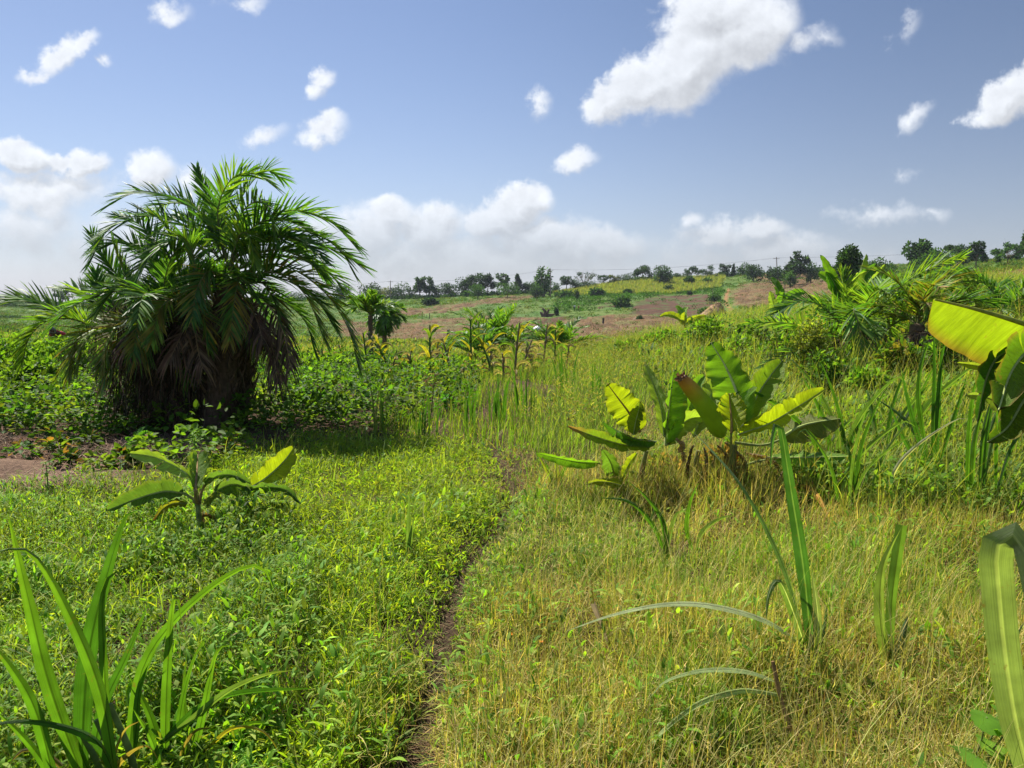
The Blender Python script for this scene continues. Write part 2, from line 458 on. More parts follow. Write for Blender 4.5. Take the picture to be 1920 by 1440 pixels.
sky.sun_elevation = SUN_EL; sky.sun_rotation = SUN_AZ; sky.altitude = 1100; sky.air_density = 1.0; sky.dust_density = .6; sky.ozone_density = 3.0
tc = wn('ShaderNodeTexCoord'); sx = wn('ShaderNodeSeparateXYZ'); WL.new(tc.outputs['Generated'], sx.inputs[0])
ym = wm('MAXIMUM', sx.outputs['Y'], .12)
uu, vv = wm('DIVIDE', sx.outputs['X'], ym), wm('DIVIDE', sx.outputs['Z'], ym)
cb = wn('ShaderNodeCombineXYZ'); WL.new(uu, cb.inputs[0]); WL.new(vv, cb.inputs[1])
nz = wn('ShaderNodeTexNoise'); nz.inputs['Scale'].default_value = 13; nz.inputs['Detail'].default_value = 8; nz.inputs['Roughness'].default_value = .64
WL.new(cb.outputs[0], nz.inputs['Vector'])
w1 = wn('ShaderNodeVectorMath', operation='SUBTRACT'); WL.new(nz.outputs['Color'], w1.inputs[0]); w1.inputs[1].default_value = (.5, .5, .5)
w2 = wn('ShaderNodeVectorMath', operation='MULTIPLY_ADD'); WL.new(w1.outputs[0], w2.inputs[0]); w2.inputs[1].default_value = (.075, .065, 0); WL.new(cb.outputs[0], w2.inputs[2])
CL = [  # x, y, half width, half height, turn, weight: where each puff stands in the sky
    (1295, 112, 140, 78, 30, 1.25), (1395, 60, 100, 72, 20, 1.2), (1195, 160, 98, 50, 32, 1.15), (1345, 22, 110, 56, 10, 1.05), (1142, 188, 50, 34, 30, .9), (1450, 40, 50, 46, 0, .8),
    (1500, 78, 60, 26, 20, .36), (1262, 182, 80, 30, 15, .6), (1545, 75, 36, 18, 0, .28),
    (1888, 192, 80, 42, 12, 1.1), (1950, 165, 80, 46, 12, 1.1), (1838, 218, 42, 24, 0, .6),
    (108, 102, 58, 26, 35, .8), (155, 78, 44, 18, 15, .65), (65, 135, 38, 14, 20, .55), (203, 113, 18, 14, 0, .4),
    (320, 28, 44, 20, 5, .5), (465, 8, 50, 16, 0, .45), (604, 148, 28, 22, 30, .6), (592, 172, 18, 24, -10, .5), (603, 244, 54, 26, 15, .75), (495, 253, 54, 20, 15, .42),
    (1080, 296, 50, 24, 20, .72), (1012, 192, 26, 22, -40, .45), (1700, 62, 22, 50, -35, .34), (1715, 222, 46, 22, 40, .42), (1690, 320, 45, 14, 0, .25),
    (40, 292, 62, 34, -10, 1.2), (110, 305, 40, 22, 0, .9), (155, 308, 48, 30, 0, 1.05), (90, 360, 150, 60, 0, .6), (60, 430, 130, 70, 10, .55), (90, 395, 60, 30, 20, .75), (282, 322, 56, 44, 0, .8), (355, 330, 50, 30, 0, .5),
    (960, 395, 62, 48, 0, 1.15), (992, 372, 42, 34, 0, 1.1), (930, 425, 75, 42, 0, 1.0), (738, 405, 52, 34, 0, .9), (800, 432, 95, 52, 0, .75), (690, 440, 110, 60, 0, .7), (820, 405, 40, 26, 0, .7),
    (1020, 450, 120, 48, 0, .85), (1120, 462, 120, 44, 0, .75), (1292, 416, 34, 22, 0, .55), (1420, 432, 70, 30, 0, .75), (1350, 452, 90, 34, 0, .6), (1480, 462, 120, 40, 0, .5),
    (900, 490, 420, 62, 0, .62), (1400, 490, 300, 50, 0, .45), (1640, 402, 95, 26, 5, .4), (1740, 396, 40, 14, 0, .25), (740, 478, 60, 34, 30, .85), (600, 420, 60, 40, 0, .6), (300, 480, 300, 80, 0, .5),
    (2250, 330, 170, 90, 0, 1.), (-350, 300, 200, 120, 10, .9), (800, -300, 300, 130, 10, 1.)]
def cloud_field(src, names):
    den = None
    for (px, py, rx, ry, rot, wgt) in names:
        r = ray(px, py)
        mp = wn('ShaderNodeMapping', vector_type='TEXTURE')
        mp.inputs['Location'].default_value = (r[0] / r[1], r[2] / r[1], 0); mp.inputs['Rotation'].default_value = (0, 0, math.radians(rot))
        mp.inputs['Scale'].default_value = (rx / F * 1.12, ry / F * 1.12, 1)
        WL.new(src, mp.inputs['Vector'])
        ln = wn('ShaderNodeVectorMath', operation='LENGTH'); WL.new(mp.outputs[0], ln.inputs[0])
        d = wm('MULTIPLY_ADD', ln.outputs['Value'], -wgt, wgt)
        den = wm('MAXIMUM', d, -1.) if den is None else wm('SMOOTH_MAX', den, d, .08)
    return den
den = cloud_field(w2.outputs[0], CL)
o2 = wn('ShaderNodeVectorMath', operation='ADD'); WL.new(w2.outputs[0], o2.inputs[0]); o2.inputs[1].default_value = (-.010, .020, 0)
den2 = cloud_field(o2.outputs[0], CL)
n2 = wn('ShaderNodeTexNoise'); n2.inputs['Scale'].default_value = 26; n2.inputs['Detail'].default_value = 8; n2.inputs['Roughness'].default_value = .6
WL.new(cb.outputs[0], n2.inputs['Vector'])
off = wn('ShaderNodeVectorMath', operation='ADD'); WL.new(cb.outputs[0], off.inputs[0]); off.inputs[1].default_value = (-.006, .012, 0)
n3 = wn('ShaderNodeTexNoise'); n3.inputs['Scale'].default_value = 26; n3.inputs['Detail'].default_value = 4; n3.inputs['Roughness'].default_value = .6
WL.new(off.outputs[0], n3.inputs['Vector'])
dens = wm('MULTIPLY_ADD', n2.outputs['Fac'], .85, wm('SUBTRACT', den, .45))
alpha = wm('MULTIPLY', wrange(dens, -.02, .46), wrange(vv, .02, .14, .5, .96))
shade = wm('SUBTRACT', n2.outputs['Fac'], n3.outputs['Fac'])
core = wrange(den, .22, 1.0)
side = wm('MAXIMUM', wm('MINIMUM', wm('SUBTRACT', den, den2), .28), -.28)
lit = wm('MULTIPLY_ADD', shade, .45, wm('MULTIPLY_ADD', side, .55, wm('MULTIPLY_ADD', core, -.10, 1.0)))
ccol = wn('ShaderNodeVectorMath', operation='SCALE'); ccol.inputs[0].default_value = (.80, .83, .88); WL.new(wm('MULTIPLY', lit, wrange(vv, .02, .13, .66, 1.)), ccol.inputs['Scale'])
hb = wn('ShaderNodeMix', data_type='RGBA'); hb.inputs['B'].default_value = (4.9, 5.5, 6.5, 1)
WL.new(sky.outputs[0], hb.inputs['A']); WL.new(wm('MULTIPLY', wm('POWER', 2.718, wm('MULTIPLY', wm('MAXIMUM', sx.outputs['Z'], 0.), -8.)), .8), hb.inputs['Factor'])
tn = wn('ShaderNodeVectorMath', operation='MULTIPLY'); tn.inputs[1].default_value = (1.09, 1.02, 1.03); WL.new(hb.outputs['Result'], tn.inputs[0])
tx = wn('ShaderNodeVectorMath', operation='SCALE'); WL.new(tn.outputs[0], tx.inputs[0]); WL.new(wm('MULTIPLY', wrange(sx.outputs['X'], -.15, .65, 1.12, .86), wrange(sx.outputs['Z'], .33, .7, 1., 1.6)), tx.inputs['Scale'])  # sky made brighter overhead, out of view, as added fill light
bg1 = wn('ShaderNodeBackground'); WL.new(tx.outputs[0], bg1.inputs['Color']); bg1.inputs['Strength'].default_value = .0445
bg2 = wn('ShaderNodeBackground'); WL.new(ccol.outputs[0], bg2.inputs['Color']); bg2.inputs['Strength'].default_value = .475
mixw = wn('ShaderNodeMixShader')
fr = wrange(sx.outputs['Y'], .12, .35)
hz = wrange(sx.outputs['Z'], -.02, .0)
WL.new(wm('MULTIPLY', wm('MULTIPLY', alpha, fr), wm('MULTIPLY', hz, .97)), mixw.inputs['Fac'])
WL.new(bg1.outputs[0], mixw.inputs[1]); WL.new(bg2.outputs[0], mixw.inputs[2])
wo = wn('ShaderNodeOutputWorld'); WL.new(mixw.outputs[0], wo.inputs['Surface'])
world.cycles.sampling_method = 'MANUAL'; world.cycles.sample_map_resolution = 256

# ------------------------------------------------------------------ ground
def spaced(parts):
    return np.unique(np.concatenate([np.arange(a, b, s) for a, b, s in parts]))
gx = spaced([(0, 6, .12), (6, 30, .4), (30, 190, .9), (190, 420, 5), (420, 1221, 80)]); gx = np.unique(np.concatenate([-gx, gx]))
gy = spaced([(-200, -10, 20), (-10, 1, .6), (1, 12, .12), (12, 34, .35), (34, 120, .9), (120, 380, .8), (380, 600, 6), (600, 1401, 100)])
X, Y = np.meshgrid(gx, gy); Z = H(X, Y)
px, py = project(X, Y, Z)
big = vnoise(X, Y, 9, 1); mid = vnoise(X, Y, 2.3, 2); sml = vnoise(X, Y, .7, 3)
wob = 7 * (mid - .5) + 10 * (big - .5); pxw, pyw = px + 3 * wob, py + .35 * wob
SOIL = np.array([.085, .05, .03]); GREEN = np.array([.075, .125, .02])
gc = np.zeros(X.shape + (3,)); gc[:] = SOIL
def paint(mask, c, a=1.):
    m = (mask * a)[..., None] if np.ndim(mask * a) == 2 else mask
    gc[:] = gc * (1 - m) + np.asarray(c) * m
far = Y > 24
paint(far, GREEN); paint(far & (mid > .62), (.13, .17, .045), .7); paint(far & (big > .6), (.065, .13, .028), .7)
paint(far & (Y < 110) & (mid + .5 * sml > .8), (.17, .155, .06), .75)
BROWN = [[(640, 603), (720, 606), (900, 590), (1060, 600), (1180, 590), (1290, 596), (1345, 606), (1330, 640), (1180, 668), (1000, 668), (860, 640), (640, 634)],
         [(700, 590), (830, 574), (930, 560), (1010, 552), (1010, 558), (930, 570), (830, 583), (740, 594)], [(1375, 546), (1400, 531), (1480, 527), (1590, 518), (1600, 560), (1500, 585), (1380, 574)],
         [(1400, 516), (1560, 510), (1560, 520), (1420, 528)], [(1825, 524), (1930, 507), (2100, 500), (2100, 548), (1840, 548)]]
DARK = [[(1180, 590), (1190, 566), (1240, 554), (1330, 552), (1346, 570), (1300, 594)], [(1170, 572), (1120, 580), (1110, 574), (1200, 562)], [(1000, 600), (1060, 592), (1060, 604), (990, 610)]]
zone_brown = np.zeros(X.shape, bool)
for q in BROWN:
    m = inside(pxw, pyw, q) & (Y > 30); zone_brown |= m
    paint(m, (.155, .09, .042)); paint(m & (sml > .55), (.21, .135, .065), .8); paint(m & (mid + .3 * sml > .78), (.14, .145, .05), .75); paint(m & (mid < .36), (.10, .062, .035), .75)
zone_dark = np.zeros(X.shape, bool)
for q in DARK:
    m = inside(pxw, pyw, q) & (Y > 30); zone_dark |= m
    paint(m, (.10, .055, .032)); paint(m & (sml > .55), (.07, .038, .022), .8); paint(m & (mid > .66), (.07, .11, .03), .7)
trail = [(1367, 541), (1361, 556), (1362, 570), (1372, 582)]
for (a, b), (c_, d_) in zip(trail[:-1], trail[1:]):
    xx = a + (c_ - a) * np.clip((py - b) / (d_ - b), 0, 1)
    paint((np.abs(px - xx) < 2.6) & (py >= b) & (py < d_) & (Y > 60), (.27, .13, .06))
bare = [(-600, 835), (60, 822), (250, 832), (430, 825), (560, 832), (430, 858), (250, 872), (240, 925), (120, 905), (0, 950), (-600, 990)]
paint(inside(px, py, bare) & (Y < 24), (.15, .085, .055)); paint(inside(px, py, bare) & (Y < 24) & (sml > .6), (.23, .15, .10), .8)
xpath = np.interp(Y, PATH[:, 1], PATH[:, 0])
nearp = np.exp(-((X - xpath) / .16) ** 2) * ((Y > 0) & (Y < 9.5))
gc[:] = gc * (1 - .75 * nearp[..., None]) + np.array([.065, .042, .027]) * .75 * nearp[..., None]  # dark brown path soil, darkened further to imitate shade in the overgrown trench
Z = Z + np.where(zone_brown, .55 * (vnoise(X, Y, 1.7, 4) - .4) + .8 * (vnoise(X, Y, 4.2, 5) - .5), 0) + np.where(zone_dark, .35 * (vnoise(X, Y, 1.4, 6) - .5), 0)
Z = Z + np.where(inside(px, py, bare) & (Y < 24), .16 * (vnoise(X, Y, .55, 7) - .5) + .10 * (vnoise(X, Y, .25, 8) - .5), 0)
mb = MB(); ny, nx = X.shape
i = np.arange(ny - 1)[:, None] * nx; j = np.arange(nx - 1)[None, :]
mb.add(np.stack([X, Y, Z], -1), np.stack([i + j, i + j + 1, i + nx + j + 1, i + nx + j], 2).reshape(-1, 4), gc.reshape(-1, 3))
m, t, N, Lk = nt_of('field_soil')
o_ = N.new('ShaderNodeOutputMaterial'); pb = N.new('ShaderNodeBsdfPrincipled'); att = N.new('ShaderNodeAttribute'); att.attribute_name = 'Col'
geo = N.new('ShaderNodeNewGeometry'); na = N.new('ShaderNodeTexNoise'); na.inputs['Scale'].default_value = 26; na.inputs['Detail'].default_value = 8; na.inputs['Roughness'].default_value = .7
nb = N.new('ShaderNodeTexNoise'); nb.inputs['Scale'].default_value = 1.7; nb.inputs['Detail'].default_value = 6; nb.inputs['Roughness'].default_value = .7
ad = N.new('ShaderNodeMath'); ad.operation = 'ADD'; mr = N.new('ShaderNodeMapRange')
mr.inputs['From Min'].default_value = .7; mr.inputs['From Max'].default_value = 1.3; mr.inputs['To Min'].default_value = .5; mr.inputs['To Max'].default_value = 1.5
sc_ = N.new('ShaderNodeVectorMath'); sc_.operation = 'SCALE'; bp = N.new('ShaderNodeBump'); bp.inputs['Strength'].default_value = .8; bp.inputs['Distance'].default_value = .06
for n_ in (na, nb): Lk.new(geo.outputs['Position'], n_.inputs['Vector'])
Lk.new(na.outputs['Fac'], ad.inputs[0]); Lk.new(nb.outputs['Fac'], ad.inputs[1]); Lk.new(ad.outputs[0], mr.inputs['Value'])
Lk.new(att.outputs['Color'], sc_.inputs[0]); Lk.new(mr.outputs['Result'], sc_.inputs['Scale']); Lk.new(sc_.outputs['Vector'], pb.inputs['Base Color'])
Lk.new(ad.outputs[0], bp.inputs['Height']); Lk.new(bp.outputs['Normal'], pb.inputs['Normal']); pb.inputs['Roughness'].default_value = .95; pb.inputs['Specular IOR Level'].default_value = .1
Lk.new(pb.outputs[0], o_.inputs['Surface'])
g = mb.build('ground', m); tag(g, 'rolling field ground of brown soil and green slopes', kind='structure')

# ------------------------------------------------------------------ ground cover
CROP = [(-900, 632), (250, 640), (460, 690), (700, 686), (900, 702), (880, 760), (800, 802), (690, 812), (600, 818), (480, 838), (430, 860), (260, 900), (0, 930), (-900, 1000)]
LAWN = [(330, 870), (600, 826), (760, 812), (905, 835), (955, 890), (975, 935), (930, 990), (880, 1050), (845, 1130), (815, 1330), (770, 1600), (420, 1600), (560, 1300), (600, 1080), (470, 960)]
TALL = [(640, 830), (760, 765), (860, 705), (1000, 695), (1075, 725), (1010, 845), (905, 845), (760, 820)]
FEATH = [(880, 700), (980, 655), (1210, 640), (1300, 720), (1200, 780), (1100, 880), (985, 860), (1075, 725)]
BANK = [(1190, 660), (1330, 600), (1500, 560), (3000, 500), (3000, 1000), (1920, 1010), (1560, 960), (1420, 900), (1250, 740)]
def spots(rho, y0, y1, p, uw=.92, u0=None):
    """random ground points, rho per square metre at y0, thinning with distance to the power p"""
    k = 2 - p
    n = int(rho * y0 ** p * 2 * uw * (y1 ** k - y0 ** k) / k)
    y = (y0 ** k + RG.random(n) * (y1 ** k - y0 ** k)) ** (1 / k)
    x = (RG.random(n) * 2 - 1) * uw * y
    z = H(x, y)
    px, py = project(x, y, z)
    return np.stack([x, y, z], 1), px, py
def right_of_path(p):
    return p[:, 0] - np.interp(p[:, 1], PATH[:, 1], PATH[:, 0])
def stuff(mb, name, label, mat=None):
    o = mb.build(name, mat or M_LEAF); return tag(o, label, kind='stuff')
U = lambda n, a, b: a + (b - a) * RG.random(n)

# leafy weeds, lawn and dry grass close by
pts, px, py = spots(7600, 1.6, 10.5, 1.25, 1.3)
jx, jy = px + RG.normal(size=len(px)) * 14, py + RG.normal(size=len(px)) * 7
rp = right_of_path(pts)
crop, lawn, tall, feath, bank = (inside(jx, jy, q) for q in (CROP, LAWN, TALL, FEATH, BANK))
patchy = vnoise(pts[:, 0], pts[:, 1], .28, 52) * .6 + vnoise(pts[:, 0], pts[:, 1], .9, 53) * .4
thin_ = (patchy < .40) & (RG.random(len(px)) < .55)
onpath = (np.abs(rp) < (.035 + .05 * RG.random(len(rp)) + .05 * vnoise(pts[:, 0], pts[:, 1], .35, 50)) * np.interp(pts[:, 1], [2, 3., 4.5, 7, 9], [1.3, .62, .36, .3, .5])) & (pts[:, 1] < 9)
keep = ~(crop | onpath | thin_)
rest = keep & ~tall & ~bank & ~feath
rp0 = rp; rp = rp + (.55 * (vnoise(pts[:, 0], pts[:, 1], .45, 51) - .5) + .22 * RG.normal(size=len(rp))) * np.clip(np.abs(rp) * 3 + .25, 0, 1)
dry = rest & (rp > 0); weed = rest & (rp <= 0) & ~lawn; lawn = rest & (rp <= 0) & lawn
hn = vnoise(pts[:, 0], pts[:, 1], .45, 20); hn2 = vnoise(pts[:, 0], pts[:, 1], 1.3, 21); tone = vnoise(pts[:, 0], pts[:, 1], .9, 22)
gb_ = ground(1320, 6.1); near_b = np.exp(-(np.hypot((pts[:, 0] - gb_[0]) / 1.1, (pts[:, 1] - gb_[1]) / .7)) ** 2)
def shade_c(c, i): return c * (.75 + .5 * tone[i])[:, None]
edge = np.clip((np.abs(rp0) + .04) / .34, .42, 1)
for cx_, cy_, cr_ in ((-1.29, 2.25, .45), (-1.08, 2.45, .40), (-.8, 2.45, .3)):
    edge *= np.clip(np.hypot(pts[:, 0] - cx_, pts[:, 1] - cy_) / cr_, .3, 1)
# weeds: leaflets at many heights, with stems
mb = MB(); i = np.nonzero(weed | (lawn & (RG.random(len(px)) < .16)) | (dry & (RG.random(len(px)) < .16)))[0]
i = np.concatenate([i, i[RG.random(len(i)) < .75]])
n = len(i); hmax = (.04 + .29 * hn[i] ** 1.8 + .20 * hn2[i] ** 2.2) * edge[i] * np.where(lawn[i] | dry[i], .55, 1)
b = pts[i] + np.stack([U(n, -.03, .03), U(n, -.03, .03), hmax * RG.random(n) ** .55], 1)
L = U(n, .022, .07) * (.6 + .7 * hn[i]) * (1 + .02 * pts[i, 1])
kind_ = vnoise(pts[i, 0], pts[i, 1], .5, 60) + .25 * RG.normal(size=n)
wr = np.where(kind_ > .5, U(n, .12, .2), U(n, .2, .36))
cc = palette([(.07, .165, .02), (.05, .125, .018), (.095, .20, .025), (.08, .18, .022), (.13, .22, .03), (.15, .22, .045)], n, .25)
c0 = shade_c(cc, i) * 1.15
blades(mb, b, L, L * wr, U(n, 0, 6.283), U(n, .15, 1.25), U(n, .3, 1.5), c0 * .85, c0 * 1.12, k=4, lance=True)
j = i[RG.random(n) < .16]; n = len(j); hh_ = (.05 + .29 * hn[j] ** 1.8 + .2 * hn2[j] ** 2.2) * edge[j]
blades(mb, pts[j], hh_ * U(n, .9, 1.5) + .02, U(n, .002, .0035), U(n, 0, 6.283), U(n, .0, .6), U(n, .0, .6), palette([(.09, .13, .03), (.14, .12, .05)], n), palette([(.10, .18, .03)], n), k=3)
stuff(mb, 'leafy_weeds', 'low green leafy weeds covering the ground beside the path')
# soft bright grass
mb = MB(); i = np.nonzero(lawn | (weed & (RG.random(len(px)) < .42 + .45 * (vnoise(pts[:, 0], pts[:, 1], .7, 61) > .6))))[0]; n = len(i)
i = np.concatenate([i, i[lawn[i]]]); n = len(i)
L = U(n, .05, .16) * edge[i] * (.5 + .9 * hn[i]) * np.where(weed[i], 1.5, 1)
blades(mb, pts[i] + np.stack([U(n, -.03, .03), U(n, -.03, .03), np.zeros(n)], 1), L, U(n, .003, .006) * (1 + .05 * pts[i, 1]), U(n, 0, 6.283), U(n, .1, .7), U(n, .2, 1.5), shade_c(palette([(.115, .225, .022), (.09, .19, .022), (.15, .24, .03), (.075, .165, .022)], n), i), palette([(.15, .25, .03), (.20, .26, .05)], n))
j = i[RG.random(len(i)) < .5]; n = len(j)
b = pts[j] + np.stack([np.zeros(n), np.zeros(n), U(n, .02, .10)], 1); L = U(n, .025, .06)
leaves(mb, b, rand_dirs(n, .3), rand_dirs(n, 1.5), L, L * .22, U(n, .1, .3), palette([(.15, .25, .025), (.19, .26, .035), (.12, .22, .025)], n))
j = np.nonzero((weed | lawn) & (RG.random(len(weed)) < .012))[0]; n = len(j)
for rep in range(2):
    blades(mb, pts[j] + np.stack([U(n, -.02, .02), U(n, -.02, .02), np.zeros(n)], 1), U(n, .16, .40) * edge[j], U(n, .004, .009), U(n, 0, 6.283), U(n, .05, .5), U(n, .4, 1.9), palette([(.10, .2, .03), (.14, .22, .05)], n), palette([(.2, .27, .08), (.28, .3, .13)], n), k=6)
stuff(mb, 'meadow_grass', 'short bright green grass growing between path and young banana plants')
# dry grass
mb = MB(); i = np.nonzero(dry)[0]; i = np.concatenate([i, i[RG.random(len(i)) < .5]]); n = len(i)
L = (.06 + .29 * hn[i] ** 1.4 * RG.random(n) + .18 * hn2[i] ** 2) * edge[i] * (1 + 1.5 * near_b[i] * RG.random(n))
c0 = palette([(.28, .235, .085), (.21, .215, .055), (.15, .19, .035), (.32, .26, .11), (.18, .205, .04), (.37, .30, .15), (.17, .115, .055), (.24, .225, .06)], n, .25)
gz = vnoise(pts[i, 0], pts[i, 1], .55, 25); green = (gz > .50) & (RG.random(n) < .62)
c0[green] = palette([(.085, .165, .022), (.115, .195, .028), (.15, .215, .035)], int(green.sum()))
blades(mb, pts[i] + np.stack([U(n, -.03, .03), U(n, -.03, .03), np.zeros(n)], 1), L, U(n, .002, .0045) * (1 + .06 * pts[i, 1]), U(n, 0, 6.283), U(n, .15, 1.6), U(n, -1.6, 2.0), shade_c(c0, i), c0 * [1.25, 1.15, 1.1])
m_ = 3800; q = np.stack([gb_[0] + .62 * RG.normal(size=m_), gb_[1] + .22 * RG.normal(size=m_), np.zeros(m_)], 1); q[:, 2] = H(q[:, 0], q[:, 1])
cb_ = palette([(.20, .18, .07), (.15, .18, .04), (.27, .21, .10), (.14, .09, .05), (.10, .16, .03)], m_, .25)
blades(mb, q, U(m_, .12, .48), U(m_, .003, .009), U(m_, 0, 6.283), U(m_, .05, .9), U(m_, .0, 1.7), cb_, cb_ * 1.2, k=5)
j = i[RG.random(n) < .05]; n = len(j)
blades(mb, pts[j], U(n, .25, .6) * edge[j], U(n, .0018, .0032), U(n, 0, 6.283), U(n, .1, .8), U(n, .0, .9), palette([(.27, .24, .11), (.2, .21, .07)], n), palette([(.36, .31, .16)], n), k=5)
j = np.nonzero(dry & (gz[:len(dry)].mean() > 0) & (RG.random(len(dry)) < .36))[0]; n = len(j)
b = pts[j] + np.stack([U(n, -.03, .03), U(n, -.03, .03), (.02 + .16 * hn[j]) * RG.random(n) * edge[j]], 1); L = U(n, .02, .055)
leaves(mb, b, rand_dirs(n) + [0, 0, .2], rand_dirs(n, 1.0), L, L * U(n, .13, .28), U(n, .1, .4), palette([(.11, .20, .025), (.17, .23, .03), (.08, .16, .02)], n))
j = np.nonzero(dry)[0]; n = len(j)
b = pts[j] + np.stack([U(n, -.04, .04), U(n, -.04, .04), (.02 + .20 * hn[j]) * RG.random(n) * edge[j]], 1); cq = palette([(.40, .33, .17), (.30, .27, .10), (.24, .26, .06), (.46, .38, .22)], n)
blades(mb, b, U(n, .025, .09), U(n, .002, .0042), U(n, 0, 6.283), U(n, .5, 1.8), U(n, -1.5, 1.5), cq, cq, k=4)
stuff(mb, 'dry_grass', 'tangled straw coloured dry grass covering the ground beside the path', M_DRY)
# litter on the trodden path
mb = MB(); i = np.nonzero(onpath | (dry & (RG.random(len(px)) < .10)))[0]; n = len(i)
blades(mb, pts[i] + [0, 0, .006], U(n, .04, .14), U(n, .003, .006), U(n, 0, 6.283), U(n, 1.25, 1.5), U(n, -.1, .25), *(2 * [palette([(.17, .11, .06), (.24, .17, .09), (.10, .065, .04), (.10, .13, .035)], n)]), k=3)
stuff(mb, 'plant_litter', 'brown dead stems and leaf litter lying on the trodden path', M_STRAW)

# crop patch: low bushy plants in mounds, bare mulch between
mb = MB(); pts, px, py = spots(11, 6.8, 34, .75, .95)
ok = inside(px, py, CROP); br = inside(px, py, bare)
ok &= ~(br & (RG.random(len(px)) < .45)); pts, br = pts[ok], br[ok]
m_ = len(pts); k = 62
r = U(m_, .18, .42) * np.where(br, .6, 1) * np.clip(.75 + pts[:, 1] * .022, .8, 1.3); hh = r * U(m_, .8, 1.6)
d = rand_dirs(m_ * k, .5); d[:, 2] = np.abs(d[:, 2])
rr_ = np.repeat(r, k) * (.5 + .5 * RG.random(m_ * k) ** .5)
b = np.repeat(pts, k, 0) + np.stack([d[:, 0] * rr_, d[:, 1] * rr_, .02 + d[:, 2] * np.repeat(hh, k)], 1)
cc = np.repeat(palette([(.032, .09, .015), (.045, .115, .018), (.06, .13, .02), (.085, .15, .025)], m_, .25), k, 0) * (.7 + .6 * RG.random((m_ * k, 1)))
bm = np.repeat(br, k) & (RG.random(m_ * k) < .12); cc[bm] = palette([(.16, .10, .045), (.11, .09, .03)], int(bm.sum()))
L = U(m_ * k, .05, .10)
leaves(mb, b, d * [1, 1, .3] + rand_dirs(m_ * k) * .5, rand_dirs(m_ * k, 2.4), L, L * U(m_ * k, .5, .75), U(m_ * k, .05, .3), cc)
stuff(mb, 'crop_plants', 'low dark green bushy crop plants covering the plot around the palm')
mb = MB(); pts, px, py = spots(240, 5.5, 22, .8, .95); ok = inside(px, py, bare); pts = pts[ok]; n = len(pts)
cl = vnoise(pts[:, 0], pts[:, 1], .6, 30); kp = cl > .3; pts, cl = pts[kp], cl[kp]; n = len(pts)
for rep in range(5):
    blades(mb, pts + np.stack([U(n, -.12, .12), U(n, -.12, .12), U(n, .0, .10) * cl], 1), U(n, .1, .35), U(n, .005, .010), U(n, 0, 6.283), U(n, 1.1, 1.6), U(n, -.2, .4), *(2 * [palette([(.27, .18, .12), (.36, .26, .17), (.19, .12, .08), (.14, .09, .06)], n)]), k=3)
stuff(mb, 'straw_mulch', 'pinkish brown straw mulch lying on bare soil by the palm', M_STRAW)

# tall reedy grass in the middle and feathery pale grass behind it
mb = MB(); pts, px, py = spots(420, 6.2, 22, 1.0, .7); ok = inside(px + RG.normal(size=len(px)) * 12, py, TALL); pts = pts[ok]
cl = vnoise(pts[:, 0], pts[:, 1], .5, 31); pts = pts[cl > .3]; n = len(pts)
blades(mb, pts, U(n, .14, .42) * (.5 + .7 * vnoise(pts[:, 0], pts[:, 1], .8, 32)), U(n, .005, .011), U(n, 0, 6.283), U(n, .0, .28), U(n, .05, .9), palette([(.04, .11, .018), (.055, .14, .02), (.08, .17, .025)], n), palette([(.09, .18, .03), (.13, .21, .04), (.20, .22, .07)], n), k=5)
n2_ = n // 3; b = pts[:n2_]
blades(mb, b, U(n2_, .12, .3), U(n2_, .006, .012), U(n2_, 0, 6.283), U(n2_, .3, 1.), U(n2_, .5, 1.6), palette([(.12, .2, .03), (.2, .2, .06)], n2_), palette([(.2, .23, .06), (.3, .26, .1)], n2_), k=4)
stuff(mb, 'reedy_grass', 'upright dark green reedy grass standing beyond the short grass')
mb = MB(); pts, px, py = spots(760, 6.0, 34, 1.05, .7); ok = inside(px + RG.normal(size=len(px)) * 12, py + RG.normal(size=len(px)) * 4, FEATH); pts = pts[ok]; n = len(pts)
blades(mb, pts, U(n, .2, .58) * (.5 + .7 * vnoise(pts[:, 0], pts[:, 1], .9, 33)), U(n, .004, .010), U(n, 0, 6.283), U(n, .02, .4), U(n, .1, 1.1), palette([(.07, .16, .028), (.09, .18, .03), (.055, .14, .022), (.11, .17, .05)], n), palette([(.13, .20, .05), (.165, .205, .08), (.10, .19, .035)], n), k=5)
s_ = RG.random(n) < .12; b = pts[s_] + [0, 0, .45]; n3_ = len(b)
for q in range(5):
    leaves(mb, b + RG.normal(size=(n3_, 3)) * [.03, .03, .07], rand_dirs(n3_, 1.), rand_dirs(n3_), U(n3_, .03, .07), U(n3_, .006, .012), U(n3_, 0, .3), palette([(.19, .20, .09), (.16, .20, .065)], n3_))
stuff(mb, 'feathery_grass', 'pale yellow green feathery grass in seed behind the banana clump')
# overgrown bank
mb = MB(); pts, px, py = spots(720, 3.2, 46, 1.15, 1.35); ok = inside(px + RG.normal(size=len(px)) * 15, py + RG.normal(size=len(px)) * 8, BANK) & (right_of_path(pts) > .4); pts = pts[ok]; pts = np.concatenate([pts, pts[RG.random(len(pts)) < .5]]); n = len(pts)
hb = vnoise(pts[:, 0], pts[:, 1], 1.1, 34); nr = np.clip(pts[:, 1] / 8, .55, 1.3)
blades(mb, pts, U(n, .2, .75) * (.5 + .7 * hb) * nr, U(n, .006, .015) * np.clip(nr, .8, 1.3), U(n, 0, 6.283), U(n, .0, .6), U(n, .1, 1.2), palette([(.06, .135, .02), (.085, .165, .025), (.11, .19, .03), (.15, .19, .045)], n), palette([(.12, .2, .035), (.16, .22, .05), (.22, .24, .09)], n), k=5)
j = np.nonzero(RG.random(n) < .5)[0]; m_ = len(j)
